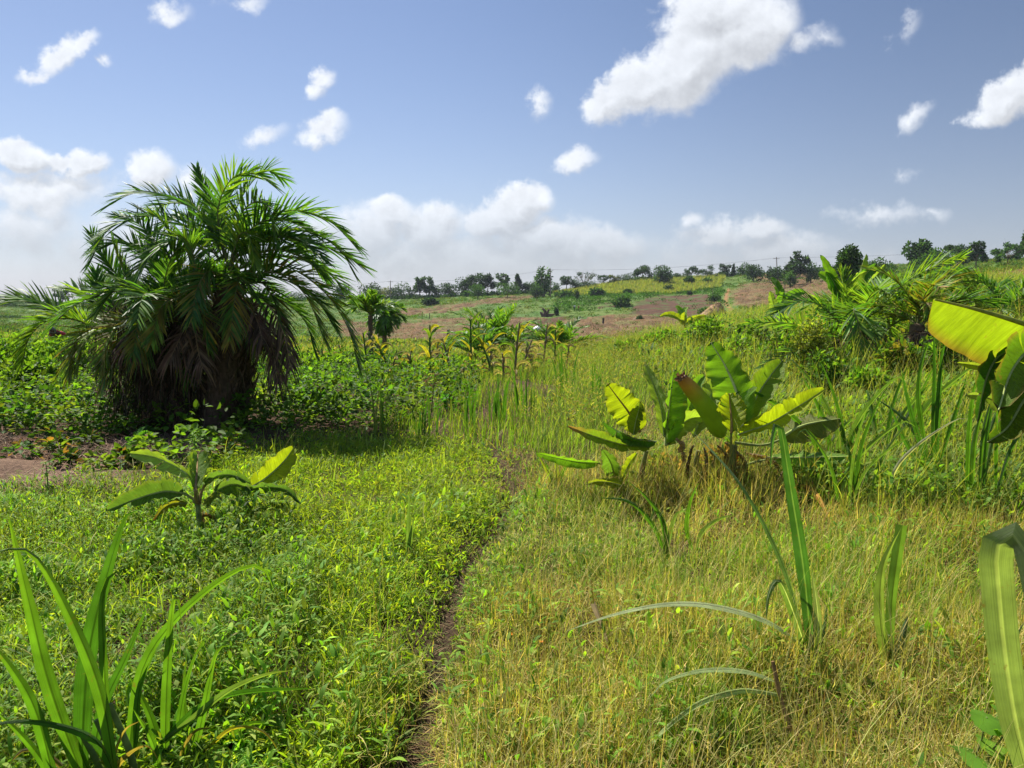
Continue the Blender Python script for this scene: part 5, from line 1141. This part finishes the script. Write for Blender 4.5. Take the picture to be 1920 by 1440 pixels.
for k, (x, y, L) in enumerate([(1850, 1345, 46), (1885, 1330, 40), (1870, 1395, 60), (1830, 1420, 44), (1905, 1420, 50), (1860, 1450, 60), (1800, 1400, 36), (1890, 1370, 40)]):
    mb = MB(); c = P(x, y, 2.3 + random.uniform(-.15, .15)); a = random.uniform(2.2, 4.2); Lm = L * 2.3 / F
    th = np.linspace(0, 2 * np.pi, 33)[:-1]; rr = (1 + .13 * (np.arange(32) % 2)) * (1 - .25 * np.cos(th * .5) ** 8)
    d1 = np.array([math.cos(a), math.sin(a), .25]); d2 = np.array([-math.sin(a), math.cos(a), random.uniform(-.3, .3)])
    ring = c + (np.cos(th) * rr)[:, None] * d1 * Lm * .75 + (np.sin(th) * rr)[:, None] * d2 * Lm * .55 + np.stack([0 * th, 0 * th, -.25 * Lm * np.abs(np.sin(th))], 1)
    v = np.concatenate([ring, [c]]); tri = np.stack([np.arange(32), (np.arange(32) + 1) % 32, np.full(32, 32)], 1)
    mb.add(v, tri, np.array(random.choice([(.08, .2, .025), (.11, .24, .03)]))); mb.build('leaf', M_LEAF, t)
    mb = MB(); tube(mb, [b + RG.normal(size=3) * [.03, .03, 0], (b + c) / 2 + [0, 0, .03], c], .003, (.13, .16, .05), 5); mb.build('petiole', M_WOOD, t)

# dry husk, flowers
b = at(1145, 1225)
mb = MB(); strap(mb, PP((b[1], b[1] - .1), (1147, 1228), (1136, 1190), (1122, 1155), (1113, 1132)), mpx(7, b[1]), (.46, .36, .24), .3, .7, 14, midrib=(.5, .4, .28), prof=lambda t: .6 + .4 * np.sin(t * 9) * .5 + .2 * t); o = mb.build('dry_husk', M_STRAW, None, b)
tag(o, 'bleached dry husk caught upright behind the long arching cane blade', 'dry leaf')
for (x, y, lab) in [(958, 1190, 'small orange flower in dry grass just right of the path'), (1014, 1204, 'small red orange flower beside the one nearest the path'), (1778, 1084, 'orange flower near the wide strap leaf, upper of two'), (1803, 1112, 'orange flower near the wide strap leaf, lower of two'), (1750, 748, 'yellow orange flower among reed blades under the huge banana leaf'),
                    (1818, 798, 'large yellow orange flower below the hanging dark banana leaf'), (1641, 772, 'tiny orange flower low on the bank'), (1664, 703, 'tiny orange flower high on the bank'), (1052, 728, 'yellow flower standing in the feathery grass')]:
    D = at(x, y + 12)[1] * .97; c = P(x, y, D); b = np.array([c[0], c[1] + .02, float(H(c[0], c[1] + .02))]); r = max(.011, 4.4 * D / F)
    t = thing('flower', lab, 'flower', b, 'small orange flowers')
    mb = MB(); n = 9; a = np.arange(n) / n * 6.283
    leaves(mb, np.repeat(c[None], n, 0), np.stack([np.cos(a), np.sin(a) * .8 - .4, .5 + 0 * a], 1), np.repeat([[0, -.3, 1.]], n, 0), np.full(n, r * 1.2), np.full(n, r * .7), np.full(n, .1), palette([(.75, .20, .01), (.80, .28, .01)] if 'yellow' not in lab else [(.8, .42, .01)], n)); mb.build('petals', M_PLAIN, t)
    mb = MB(); tube(mb, [b - [0, 0, .02], (b + c) / 2 + [.005, 0, 0], c], .0022, (.12, .18, .04), 5); mb.build('stem', M_WOOD, t)

# ------------------------------------------------------------------ trees along the crest
TD = [(.022, .05, .024), (.03, .065, .03), (.04, .08, .035)]
TG = [(.045, .105, .03), (.06, .13, .035), (.035, .085, .028)]
TP = [(.12, .15, .07), (.16, .18, .09), (.09, .12, .05)]
def tree(px_, top, w, kind, lab, D=345., cols=TD, n=1100, base_py=None, group='trees on the crest of the hill', bare_=.35, tw=1.):
    b = at(px_, base_py, 40) if base_py else ground(px_, D); D = b[1]
    Hh = (P(px_, top, D)[2] - b[2]) * (1.07 if D > 250 else 1.); W = w * D / F / 2 * (1.15 if D > 250 else 1.0)
    t = thing('tree', lab, 'tree', b, group)
    z = lambda f: np.array([0, 0, Hh * f]); leaf = max(.085 * Hh, .45) if D > 150 else .05 * Hh
    mb = MB(); lim = []
    def lump(dx, dy, f, rx, rz, m_, dens=.5):
        leaf_ball(mb, b + [dx * W, dy * W, Hh * f], [W * rx, W * rx, Hh * rz], int(m_), leaf, cols, .3, dens); lim.append((dx, dy, f))
    if kind == 'round':
        for k in range(11):
            a = k * 2.4; r = .45 if k else 0; lump(math.cos(a) * r, math.sin(a) * r, random.uniform(.25, .74), random.uniform(.48, .62), random.uniform(.2, .28), n / 11)
    elif kind == 'irregular':
        for k in range(13):
            a = k * 2.4; r = random.uniform(.1, .72); lump(math.cos(a) * r, math.sin(a) * r, random.uniform(.2, .9 - .35 * r), random.uniform(.28, .46), random.uniform(.12, .22), n / 13, .3)
    elif kind == 'umbrella':
        for k in range(11):
            a = k * 2.4; r = random.uniform(.2, .78); lump(math.cos(a) * r, math.sin(a) * r, random.uniform(.42, .95) - .12 * r, random.uniform(.2, .42), random.uniform(.07, .17), n / 11, .2)
    elif kind == 'cone':
        for k in range(10):
            f = .15 + .8 * k / 10; lump(random.gauss(0, .1), random.gauss(0, .1), f, .9 * (1.04 - f), .1, n / 10, .2)
    elif kind == 'layered':
        for k in range(14):
            a = k * 2.4; f = .35 + .6 * k / 14; r = random.uniform(.3, .85) * (1.15 - .6 * f); lump(math.cos(a) * r, math.sin(a) * r, f, random.uniform(.2, .34), random.uniform(.05, .09), n / 14, .1)
    elif kind == 'airy':
        for k in range(15):
            a = k * 2.4; r = random.uniform(.15, .9); lump(math.cos(a) * r, math.sin(a) * r, random.uniform(.4, .96) - .12 * r, random.uniform(.16, .3), random.uniform(.06, .11), n / 20, .1)
    elif kind == 'bare':
        for k in range(12):
            a = k * 2.4; r = random.uniform(.3, .9); lump(math.cos(a) * r, math.sin(a) * r, random.uniform(.7, .98) - .2 * r, .15, .05, n / 60, .1)
    elif kind == 'oval':
        for k in range(16):
            a = k * 2.4; f = .14 + .74 * k / 16; r = .5 * math.sin(math.pi * min(.97, f * .95 + .06)) ** .7; lump(math.cos(a) * r, math.sin(a) * r, f, .50 * math.sin(math.pi * (f * .8 + .12)) ** .7, .15, n / 16)
        lump(0, 0, .5, .72, .42, n / 5)
    mb.build('crown', M_TREE, t)
    mb = MB(); wc = (.16, .12, .085) if kind != 'bare' else (.34, .30, .26)
    fork = {'umbrella': .45, 'airy': .4, 'bare': .3}.get(kind, .3)
    tr = max(.025 * Hh, .07) * tw; lean = np.array([random.gauss(0, .03) * Hh, 0, 0])
    tube(mb, catmull([b - [0, 0, .3], b + z(fork * .5) + lean * .4, b + z(fork) + lean], 7), np.linspace(tr * 1.35, tr * .8, 7), wc, 8)
    o = mb.build('trunk', M_WOOD, t)
    mb = MB()
    for dx, dy, f in lim[:14]:
        e = b + [dx * W, dy * W, Hh * f]; s = b + z(fork * .95) + lean
        tube(mb, catmull([s, s * .5 + e * .5 + [0, 0, -Hh * .03], e], 6), np.linspace(tr * .55, tr * .12, 6), wc, 5)
        if kind in ('bare', 'airy'):
            for q in range(6 if kind == 'bare' else 2):
                m_ = s * .45 + e * .55; e2 = m_ + (e - s) * random.uniform(.3, .6) + RG.normal(size=3) * W * .22
                tube(mb, [m_, m_ * .5 + e2 * .5 + [0, 0, .02 * Hh], e2], [tr * .3, tr * .18, tr * .06], wc, 4)
    mb.build('limb', M_WOOD, o)
    return t
TREES = [
    (643, 529, 30, 'round', 'dark round tree half hidden by the tip of a palm frond', {}), (697, 526, 46, 'irregular', 'dark pointed top tree standing next to the pylonless pole', {}), (722, 537, 32, 'round', 'pale green tree just before the first utility pole', dict(cols=TP)),
    (748, 530, 44, 'round', 'dark domed tree just after the first utility pole', {}), (772, 540, 34, 'irregular', 'low dark tree between a domed and a spiky tree', {}), (788, 521, 30, 'layered', 'spiky layered tree rising above low dark trees', dict(cols=TD + TG)), (806, 519, 24, 'airy', 'thin leaning airy tree right beside the spiky layered tree', dict(cols=TD + TG)),
    (818, 533, 42, 'round', 'broad dark tree after the leaning airy tree', {}), (840, 529, 34, 'irregular', 'dark ragged tree before the large twin crowned trees', {}), (872, 522, 34, 'round', 'dark shoulder tree next to twin crowns', {}), (890, 516, 44, 'umbrella', 'large flat crowned dark tree over a bright green one', dict(n=1700)), (896, 531, 30, 'round', 'bright round green tree below the flat crowned one', dict(D=310, cols=TG)), (914, 517, 30, 'umbrella', 'dark tall tree with a gap under its flat crown', dict(n=1500)),
    (944, 513, 26, 'airy', 'thin two headed airy tree on the crest', dict(cols=TD + TG)), (952, 529, 44, 'round', 'green bushy tree below the two headed airy tree', dict(D=315, cols=TG)), (971, 515, 26, 'cone', 'grey green conical tree on the crest', {}), (986, 525, 24, 'irregular', 'small dark tree between conical tree and thick trunked tree', {}), (1004, 526, 20, 'round', 'pale topped small tree beside the thick trunked tree', dict(cols=TG)),
    (1018, 499, 36, 'irregular', 'lone tree with a thick dark trunk standing out on the slope', dict(base_py=557, cols=TG, tw=2.2, n=900)), (1006, 535, 24, 'round', 'dark round shrub tree behind the thick trunked tree', dict(D=290)), (1040, 528, 30, 'irregular', 'low tree after the second utility pole', dict(cols=TG + TD)), (1062, 519, 28, 'umbrella', 'dark flat crowned tree before the bare tree', {}), (1080, 524, 22, 'round', 'small dark tree tucked under the bare tree', {}),
    (1095, 508, 46, 'bare', 'nearly leafless pale tree with spreading branches', {}), (1098, 524, 40, 'round', 'low bush tree at the foot of the bare tree', dict(cols=TG + TD)), (1132, 517, 30, 'umbrella', 'grey green flat tree left of pale crowns', {}), (1151, 516, 24, 'airy', 'pale thin crowned tree', dict(cols=TP)), (1174, 510, 38, 'round', 'wide dark domed tree before the umbrella tree', {}),
    (1203, 494, 38, 'umbrella', 'umbrella shaped tree with see through crown', dict(n=1300)), (1242, 497, 32, 'round', 'perfectly round dense dark tree at the maize field', dict(D=325, cols=TD + TG, n=1600)), (1268, 510, 30, 'irregular', 'low dark tree after the perfectly round one', {}), (1295, 498, 32, 'umbrella', 'flat topped tree over the maize', {}), (1325, 500, 28, 'umbrella', 'dark flat tree next to the flat topped one', {}),
    (1357, 496, 22, 'umbrella', 'tree with a small flat crown above the orange trail', {}), (1358, 508, 34, 'irregular', 'dark bush tree directly above the orange trail', {}), (1373, 496, 11, 'cone', 'narrow pointed cypress like tree', {}), (1391, 491, 30, 'irregular', 'ragged tree above the straw field', dict(cols=TD + TG)), (1411, 491, 36, 'irregular', 'large dark tree at the corner of the straw field', dict(D=300)),
    (1449, 490, 40, 'irregular', 'green dark tree with the third pole behind it', dict(D=280)), (1487, 471, 46, 'airy', 'tall airy tree with spreading horizontal branches', dict(D=260, n=1500)), (1518, 487, 42, 'round', 'bushy green tree beside the tall airy one', dict(D=260, cols=TG)), (1480, 505, 36, 'irregular', 'low shrubby tree under the tall airy one', dict(D=250, cols=TG)),
    (1587, 457, 58, 'oval', 'big dense egg shaped tree behind the tall banana plant', dict(D=92, cols=TG + TD, n=5200)), (1640, 476, 54, 'round', 'leafy green tree between egg shaped tree and big ragged tree', dict(D=120, cols=TG + TD, n=1800)), (1668, 482, 50, 'irregular', 'dark green tree under the big ragged tree', dict(D=130, cols=TG, n=1500)),
    (1722, 432, 70, 'irregular', 'biggest ragged dark tree on the skyline', dict(D=200, cols=TD + TG, n=2400)), (1745, 462, 76, 'round', 'green rounded tree in front of the biggest ragged one', dict(D=170, cols=TG, n=1600)), (1790, 454, 56, 'umbrella', 'flat dark tree after the biggest ragged tree', dict(D=200, n=1500)), (1824, 452, 44, 'layered', 'dark tree with side branches sticking out', dict(D=190, n=1300)), (1884, 455, 54, 'airy', 'green loose tree near the picture edge on the skyline', dict(D=170, cols=TG, n=1900)), (1922, 425, 40, 'layered', 'tall thin tree cut by the picture edge', dict(D=170, cols=TD + TG, n=1400)),
    (60, 548, 50, 'round', 'hazy tree on the far crest behind the long low palm frond', dict(cols=TD + TG)), (20, 556, 60, 'irregular', 'hazy low tree at the far edge of the crest', dict(cols=TD + TG)), (118, 541, 34, 'umbrella', 'hazy tree just before the palm clump', {}), (560, 548, 60, 'irregular', 'tree seen between lower palm fronds', {}), (600, 545, 40, 'round', 'dark tree seen through the drooping palm frond', {}), (450, 555, 90, 'irregular', 'tree mostly covered by the palm clump', dict(n=700)), (15, 592, 50, 'round', 'dark hazy bush tree on the slope under the long palm frond', dict(D=250))]
for a in TREES: tree(*a[:5], **a[5])
for px_, py_, top, w, lab, cols in [(805, 573, 556, 36, 'dark double humped bush alone on the green slope', TD), (1082, 563, 540, 13, 'narrow dark columnar bush above two people', TD), (1058, 558, 546, 40, 'low spreading bush left of the columnar bush', TG), (1115, 556, 538, 40, 'dark domed bush on the slope below the maize', TD + TG), (1176, 552, 542, 24, 'dark bush at the lower edge of the maize', TD), (1165, 574, 556, 40, 'bluish green mound bush above the ploughed patch', TG),
                            (1253, 548, 534, 20, 'dark bush on the slope above the ploughed patch', TD), (1290, 534, 518, 28, 'dark leafy bush in the maize near the trail', TD + TG), (1325, 532, 520, 22, 'bush at the end of the maize beside the trail', TG), (1292, 553, 545, 12, 'small dark bush right of the ploughed patch', TD), (1340, 565, 552, 24, 'green bush beside the orange trail', TG), (1044, 592, 576, 12, 'small dark shrub beside the twisted stump', TD), (1320, 590, 574, 26, 'green shrub at the side of the straw heap', TG),
                            (849, 556, 546, 14, 'round dark shrub at the foot of crest trees', TD), (876, 556, 544, 18, 'bright green round shrub at the foot of crest trees', TG), (1199, 603, 590, 14, 'small dark heap shaped shrub on harvested ground', TD), (1415, 580, 573, 9, 'tiny bush at the foot of the straw field', TG), (1462, 527, 506, 16, 'vase shaped dark shrub on a bare stem in the straw field', TD), (1486, 522, 502, 24, 'wide vase shaped shrub near the person in red', TD + TG), (1513, 531, 515, 9, 'little vase shaped shrub in the straw field', TD), (1865, 497, 478, 16, 'light green shrub on the skyline field', TG)]:
    b = at(px_, py_, 60)
    bush(px_, b[1], top, w, lab, cols, max(.4, .05 * b[1] * w / F * 3), 420, 'shrub', 'shrubs on the far slope', 5, cat='shrub')

# ------------------------------------------------------------------ poles, line, stakes, heaps, bag
tops = []
for px_, D, top, lab in [(732, 335, 526, 'utility pole between the pale and the domed tree'), (1032, 300, 504, 'utility pole right behind the thick trunked tree'), (1456, 285, 482, 'utility pole rising above the bushy trees by the straw field')]:
    b = ground(px_, D); e = P(px_, top, D)
    t = thing('utility_pole', lab, 'utility pole', b, 'utility poles on the crest')
    mb = MB(); tube(mb, [b - [0, 0, .5], (b + e) / 2, e], [.2, .17, .14], (.20, .16, .12), 8); mb.build('pole', M_WOOD, t)
    mb = MB(); q = e - [0, 0, .6]; tube(mb, [q - [1.1, 0, 0], q, q + [1.1, 0, 0]], .08, (.22, .18, .14), 6); o = mb.build('crossarm', M_WOOD, t)
    for s in (-1, 0, 1):
        mb = MB(); tube(mb, [q + [s * 1., 0, .05], q + [s * 1., 0, .2], q + [s * 1., 0, .34]], [.09, .06, .07], (.35, .33, .30), 6); mb.build('insulator', M_PLAIN, o)
    tops.append(q + [0, 0, .34])
for k, lab in enumerate(['first overhead wire between the poles, nearest', 'second overhead wire between the poles, middle', 'third overhead wire between the poles, farthest']):
    mb = MB(); ends = [P(300, 548, 380)] + tops + [P(2200, 440, 240)]
    for a, c in zip(ends[:-1], ends[1:]):
        s = np.linspace(0, 1, 24)[:, None]; p = a * (1 - s) + c * s + [(k - 1) * 1., 0, 0]; p[:, 2] -= 4 * 1.6 * (s * (1 - s))[:, 0]
        tube(mb, p, .011, (.08, .08, .08), 4, False)
    tag(mb.build('power_line', M_PLAIN), lab, 'power line', 'overhead wires')
for px_, py_, h, r, lab in [(742, 607, 11, .12, 'short dark stake at the edge of the brown field'), (805, 598, 11, .1, 'thin stake on the brown and green field boundary'), (840, 640, 22, .28, 'thick grey stump behind the maize row'), (864, 597, 9, .09, 'thin stake right of the boundary stake'), (1392, 536, 10, .06, 'fence stick beside the bare sapling'), (1336, 552, 12, .08, 'dark post beside the trail bushes'), (1398, 548, 9, .06, 'thin stick in the straw field'), (1471, 541, 11, .13, 'pinkish stump in the straw field')]:
    b = at(px_, py_, 30); D = b[1]; Hh = h * D / F; mb = MB()
    tube(mb, [b - [0, 0, .2], b + [.02 * Hh, 0, Hh * .5], b + [.05 * Hh, 0, Hh]], [r * 1.25, r, r * .85], (.13, .10, .08) if 'pink' not in lab else (.3, .2, .17), 7)
    o = mb.build('stump' if 'stump' in lab else 'stake', M_WOOD, None, b); tag(o, lab, 'stump' if 'stump' in lab else 'stake', 'stakes and stumps in the fields')
b = at(1020, 594, 40); D = b[1]; mb = MB()
for q in [((0, 0), (2, -9), (-3, -16)), ((0, 0), (6, -8), (9, -14)), ((0, 0), (-4, -5), (-7, -9)), ((0, 0), (10, -3), (20, -4))]:
    p = catmull([b + [x * D / F, 0, -y * D / F] for x, y in q], 7); tube(mb, p, np.linspace(.75, .2, 7), (.13, .085, .06), 7)
o = mb.build('tree_stump', M_WOOD, None, b); tag(o, 'twisted dark uprooted stump on the valley field', 'stump')
def heap(px_, py_, w, h, lab, c, name='straw_heap', asym=.35):
    b = at(px_, py_, 25); D = b[1]; W, Hh = w * D / F / 2, h * D / F
    mb = MB(); n = 40; th = np.linspace(0, 2 * np.pi, n + 1)[:-1]; rings = []
    for k in range(12):
        r = 1 - k / 11; z = Hh * (1 - r ** 1.5); wv = 1 + .10 * np.sin(th * 5 + k) + .08 * RG.normal(size=n)
        rings.append(np.stack([b[0] + W * r * np.cos(th) * wv + asym * W * (1 - r), b[1] + W * .8 * r * np.sin(th) * wv, np.full(n, b[2] - .1 + z) + .03 * Hh * RG.normal(size=n)], 1))
    v = np.stack(rings); i = np.arange(11)[:, None] * n; j = np.arange(n)[None, :]; j2 = (j + 1) % n
    mb.add(v, np.stack([i + j, i + j2, i + n + j2, i + n + j], 2).reshape(-1, 4), np.repeat(palette([c], 12 * n, .2), 1, 0))
    t = thing(name, lab, 'heap', b, None); mb.build('mound', M_WOOD, t)
    mb = MB(); m_ = 900; k = RG.integers(0, 12, m_); q = v[k, RG.integers(0, n, m_)]
    blades(mb, q, U(m_, .3, .9) * W * .35, U(m_, .02, .05) * max(.3, W * .4), U(m_, 0, 6.28), U(m_, .8, 1.6), U(m_, 0, .8), *(2 * [palette([np.array(c) * 1.3, np.array(c), np.array(c) * .7], m_)]), k=3); mb.build('straw', M_STRAW, t)
heap(1338, 592, 52, 24, 'large pinkish straw heap at the end of the orange trail', (.30, .19, .11))
heap(1196, 602, 26, 12, 'small brown straw heap leaning on a dark shrub', (.24, .16, .10)); heap(1300, 606, 46, 12, 'low spread of straw beside the large heap', (.32, .21, .13), asym=.1)
b = at(1008, 622, 25); D = b[1]; mb = MB()
for (x, y, rx, ry) in [(0, -5, 9, 5), (6, -4, 6, 4), (-5, -3, 6, 3), (2, -8, 5, 4)]:
    c = b + [x * D / F, 0, -y * D / F]; n1, n2_ = 8, 14; ph = np.linspace(0, np.pi, n1)[:, None]; th = np.linspace(0, 2 * np.pi, n2_ + 1)[None, :-1]
    wv = 1 + .12 * RG.normal(size=(n1, n2_))
    v = np.stack([c[0] + rx * D / F * np.sin(ph) * np.cos(th) * wv, c[1] + rx * D / F * np.sin(ph) * np.sin(th) * wv, c[2] + ry * D / F * np.cos(ph) * wv], -1)
    i = np.arange(n1 - 1)[:, None] * n2_; j = np.arange(n2_)[None, :]; mb.add(v, np.stack([i + j, i + (j + 1) % n2_, i + n2_ + (j + 1) % n2_, i + n2_ + j], 2).reshape(-1, 4), (.78, .78, .80))
o = mb.build('white_sack', M_PLAIN, None, b); tag(o, 'crumpled white sack lying on straw by the drooping palm', 'sack')

# ------------------------------------------------------------------ people on the far fields
SKIN = (.07, .04, .025)
def person(px_, py_, hpx, lab, shirt, skirt, bend=0., hat=None, face=1, dmin=60.):
    b = at(px_, py_, dmin); D = b[1]; s = min(max(hpx * D / F / 1.68, .8), 1.25)
    t = thing('person', lab, 'person', b, 'people working on the far fields')
    def Q(x, y, z): # bend forward from the hips at .92
        if z > .92:
            dz = z - .92; z, y = .92 + dz * math.cos(bend) - y * math.sin(bend), y * math.cos(bend) - dz * math.sin(bend)
        return b + np.array([x * face, y, z]) * s
    J = {'pel': (0, 0, .92, .14), 'belly': (0, 0, 1.08, .125), 'chest': (0, 0, 1.28, .15), 'neck': (0, 0, 1.44, .055), 'chin': (0, -.02, 1.50, .075), 'head': (0, -.01, 1.58, .10), 'crown': (0, 0, 1.655, .07)}
    E = [('pel', 'belly'), ('belly', 'chest'), ('chest', 'neck'), ('neck', 'chin'), ('chin', 'head'), ('head', 'crown')]
    for sd, sx_ in (('l', -1), ('r', 1)):
        J.update({sd + 'sh': (sx_ * .18, 0, 1.38, .06), sd + 'el': (sx_ * .24, -.06 - .1 * bend, 1.12, .042), sd + 'wr': (sx_ * .2, -.24, .96, .032), sd + 'hd': (sx_ * .19, -.31, .92, .04), sd + 'hip': (sx_ * .1, 0, .86, .10), sd + 'kn': (sx_ * .11, -.04, .48, .065), sd + 'an': (sx_ * .11, .02, .09, .045), sd + 'toe': (sx_ * .12, -.15, .03, .038)})
        E += [('chest', sd + 'sh'), (sd + 'sh', sd + 'el'), (sd + 'el', sd + 'wr'), (sd + 'wr', sd + 'hd'), ('pel', sd + 'hip'), (sd + 'hip', sd + 'kn'), (sd + 'kn', sd + 'an'), (sd + 'an', sd + 'toe')]
    ks = list(J); me = bpy.data.meshes.new('body')
    me.from_pydata([tuple(Q(*J[k][:3]) - b) for k in ks], [(ks.index(a), ks.index(c)) for a, c in E], [])
    o = bpy.data.objects.new('body', me); COL.objects.link(o); o.parent = t; o['_org'] = t['_org']
    sk = o.modifiers.new('skin', 'SKIN'); layer = me.skin_vertices[0].data if me.skin_vertices else None
    if layer is None:
        a_ = me.attributes  # a skin layer comes with the modifier only through an operator: make it by bmesh
        import bmesh
        bm = bmesh.new(); bm.from_mesh(me); L_ = bm.verts.layers.skin.verify(); bm.verts.ensure_lookup_table()
        for k, v in zip(ks, bm.verts): v[L_].radius = (J[k][3] * s,) * 2; v[L_].use_root = k == 'pel'
        bm.to_mesh(me); bm.free()
    else:
        for k, v in zip(ks, layer): v.radius = (J[k][3] * s,) * 2; v.use_root = k == 'pel'
    o.modifiers.new('sub', 'SUBSURF').render_levels = 1
    ms = bpy.data.materials.get('dark_skin')
    if ms is None:
        ms, t_, N_, L2 = nt_of('dark_skin'); pb_ = N_.new('ShaderNodeBsdfPrincipled'); pb_.inputs['Base Color'].default_value = (*SKIN, 1); pb_.inputs['Roughness'].default_value = .55
        no_ = N_.new('ShaderNodeOutputMaterial'); L2.new(pb_.outputs[0], no_.inputs[0])
    me.materials.append(ms)
    mb = MB(); th = np.arange(14) / 14 * 6.283
    def rings(spec, col_):
        v = np.stack([np.stack([Q(rx * math.cos(a), ry * math.sin(a), z) for a in th]) for z, rx, ry in spec]); n = 14
        i = np.arange(len(spec) - 1)[:, None] * n; j = np.arange(n)[None, :]
        m_ = MB(); m_.add(v, np.stack([i + j, i + (j + 1) % n, i + n + (j + 1) % n, i + n + j], 2).reshape(-1, 4), col_); return m_
    sh = rings([(.90, .19, .15), (1.05, .18, .15), (1.25, .215, .17), (1.38, .20, .14), (1.45, .08, .08)], shirt)
    for sx_ in (-1, 1): tube(sh, [Q(sx_ * .17, 0, 1.38), Q(sx_ * .215, -.02, 1.26), Q(sx_ * .24, -.05, 1.13)], [.075 * s, .07 * s, .065 * s], shirt, 8)
    sh.build('shirt', M_PLAIN, t)
    rings([(.95, .185, .15), (.80, .21, .17), (.5, .23, .2), (.22, .25, .22)], skirt).build('skirt', M_PLAIN, t)
    if hat is not None:
        rings([(1.57, .14, .14), (1.62, .125, .125), (1.68, .09, .09), (1.71, .02, .02)], hat).build('headscarf', M_PLAIN, t)
person(1077, 582, 11, 'person in a white top and dark skirt standing below the columnar bush', (.72, .72, .74), (.04, .05, .05), .2, None)
person(1085, 583, 10, 'person in orange brown clothes standing next to the white top', (.30, .09, .03), (.28, .08, .03), .1, (.2, .05, .02))
person(1131, 608, 14, 'person in dark clothes bending on the harvested field', (.05, .05, .06), (.03, .03, .035), .75, None, 1)
person(1491, 530, 13, 'person in a bright red top beside the wide vase shaped shrub', (.45, .02, .03), (.3, .22, .2), .5, None)
person(1541, 523, 11, 'person in dark red clothes near the tall banana plant', (.25, .02, .025), (.08, .02, .02), .1, None)
person(120, 684, 30, 'person in a red top stooping in the crop beyond the palm fronds', (.5, .06, .08), (.05, .06, .08), 1.0, (.2, .22, .26), 1, 20.)

# ------------------------------------------------------------------ the air
mh, t_, N_, L_ = nt_of('haze_air'); pv = N_.new('ShaderNodeVolumePrincipled'); no_ = N_.new('ShaderNodeOutputMaterial')
pv.inputs['Color'].default_value = (.80, .87, 1., 1); pv.inputs['Density'].default_value = .00013; pv.inputs['Anisotropy'].default_value = .0
L_.new(pv.outputs[0], no_.inputs['Volume'])
zlo = float(Z.min()) - 1; x0, y0, x1, y1 = -1300., -230., 1300., 1450.
mb = MB(); zhi = 45.
mb.add([(x0, y0, zlo), (x1, y0, zlo), (x1, y1, zlo), (x0, y1, zlo), (x0, y0, zhi), (x1, y0, zhi), (x1, y1, zhi), (x0, y1, zhi)], [(0, 3, 2, 1), (4, 5, 6, 7), (0, 1, 5, 4), (1, 2, 6, 5), (2, 3, 7, 6), (3, 0, 4, 7)], (1, 1, 1))
stuff(mb, 'haze', 'thin bluish haze softening the far hillside', mh)
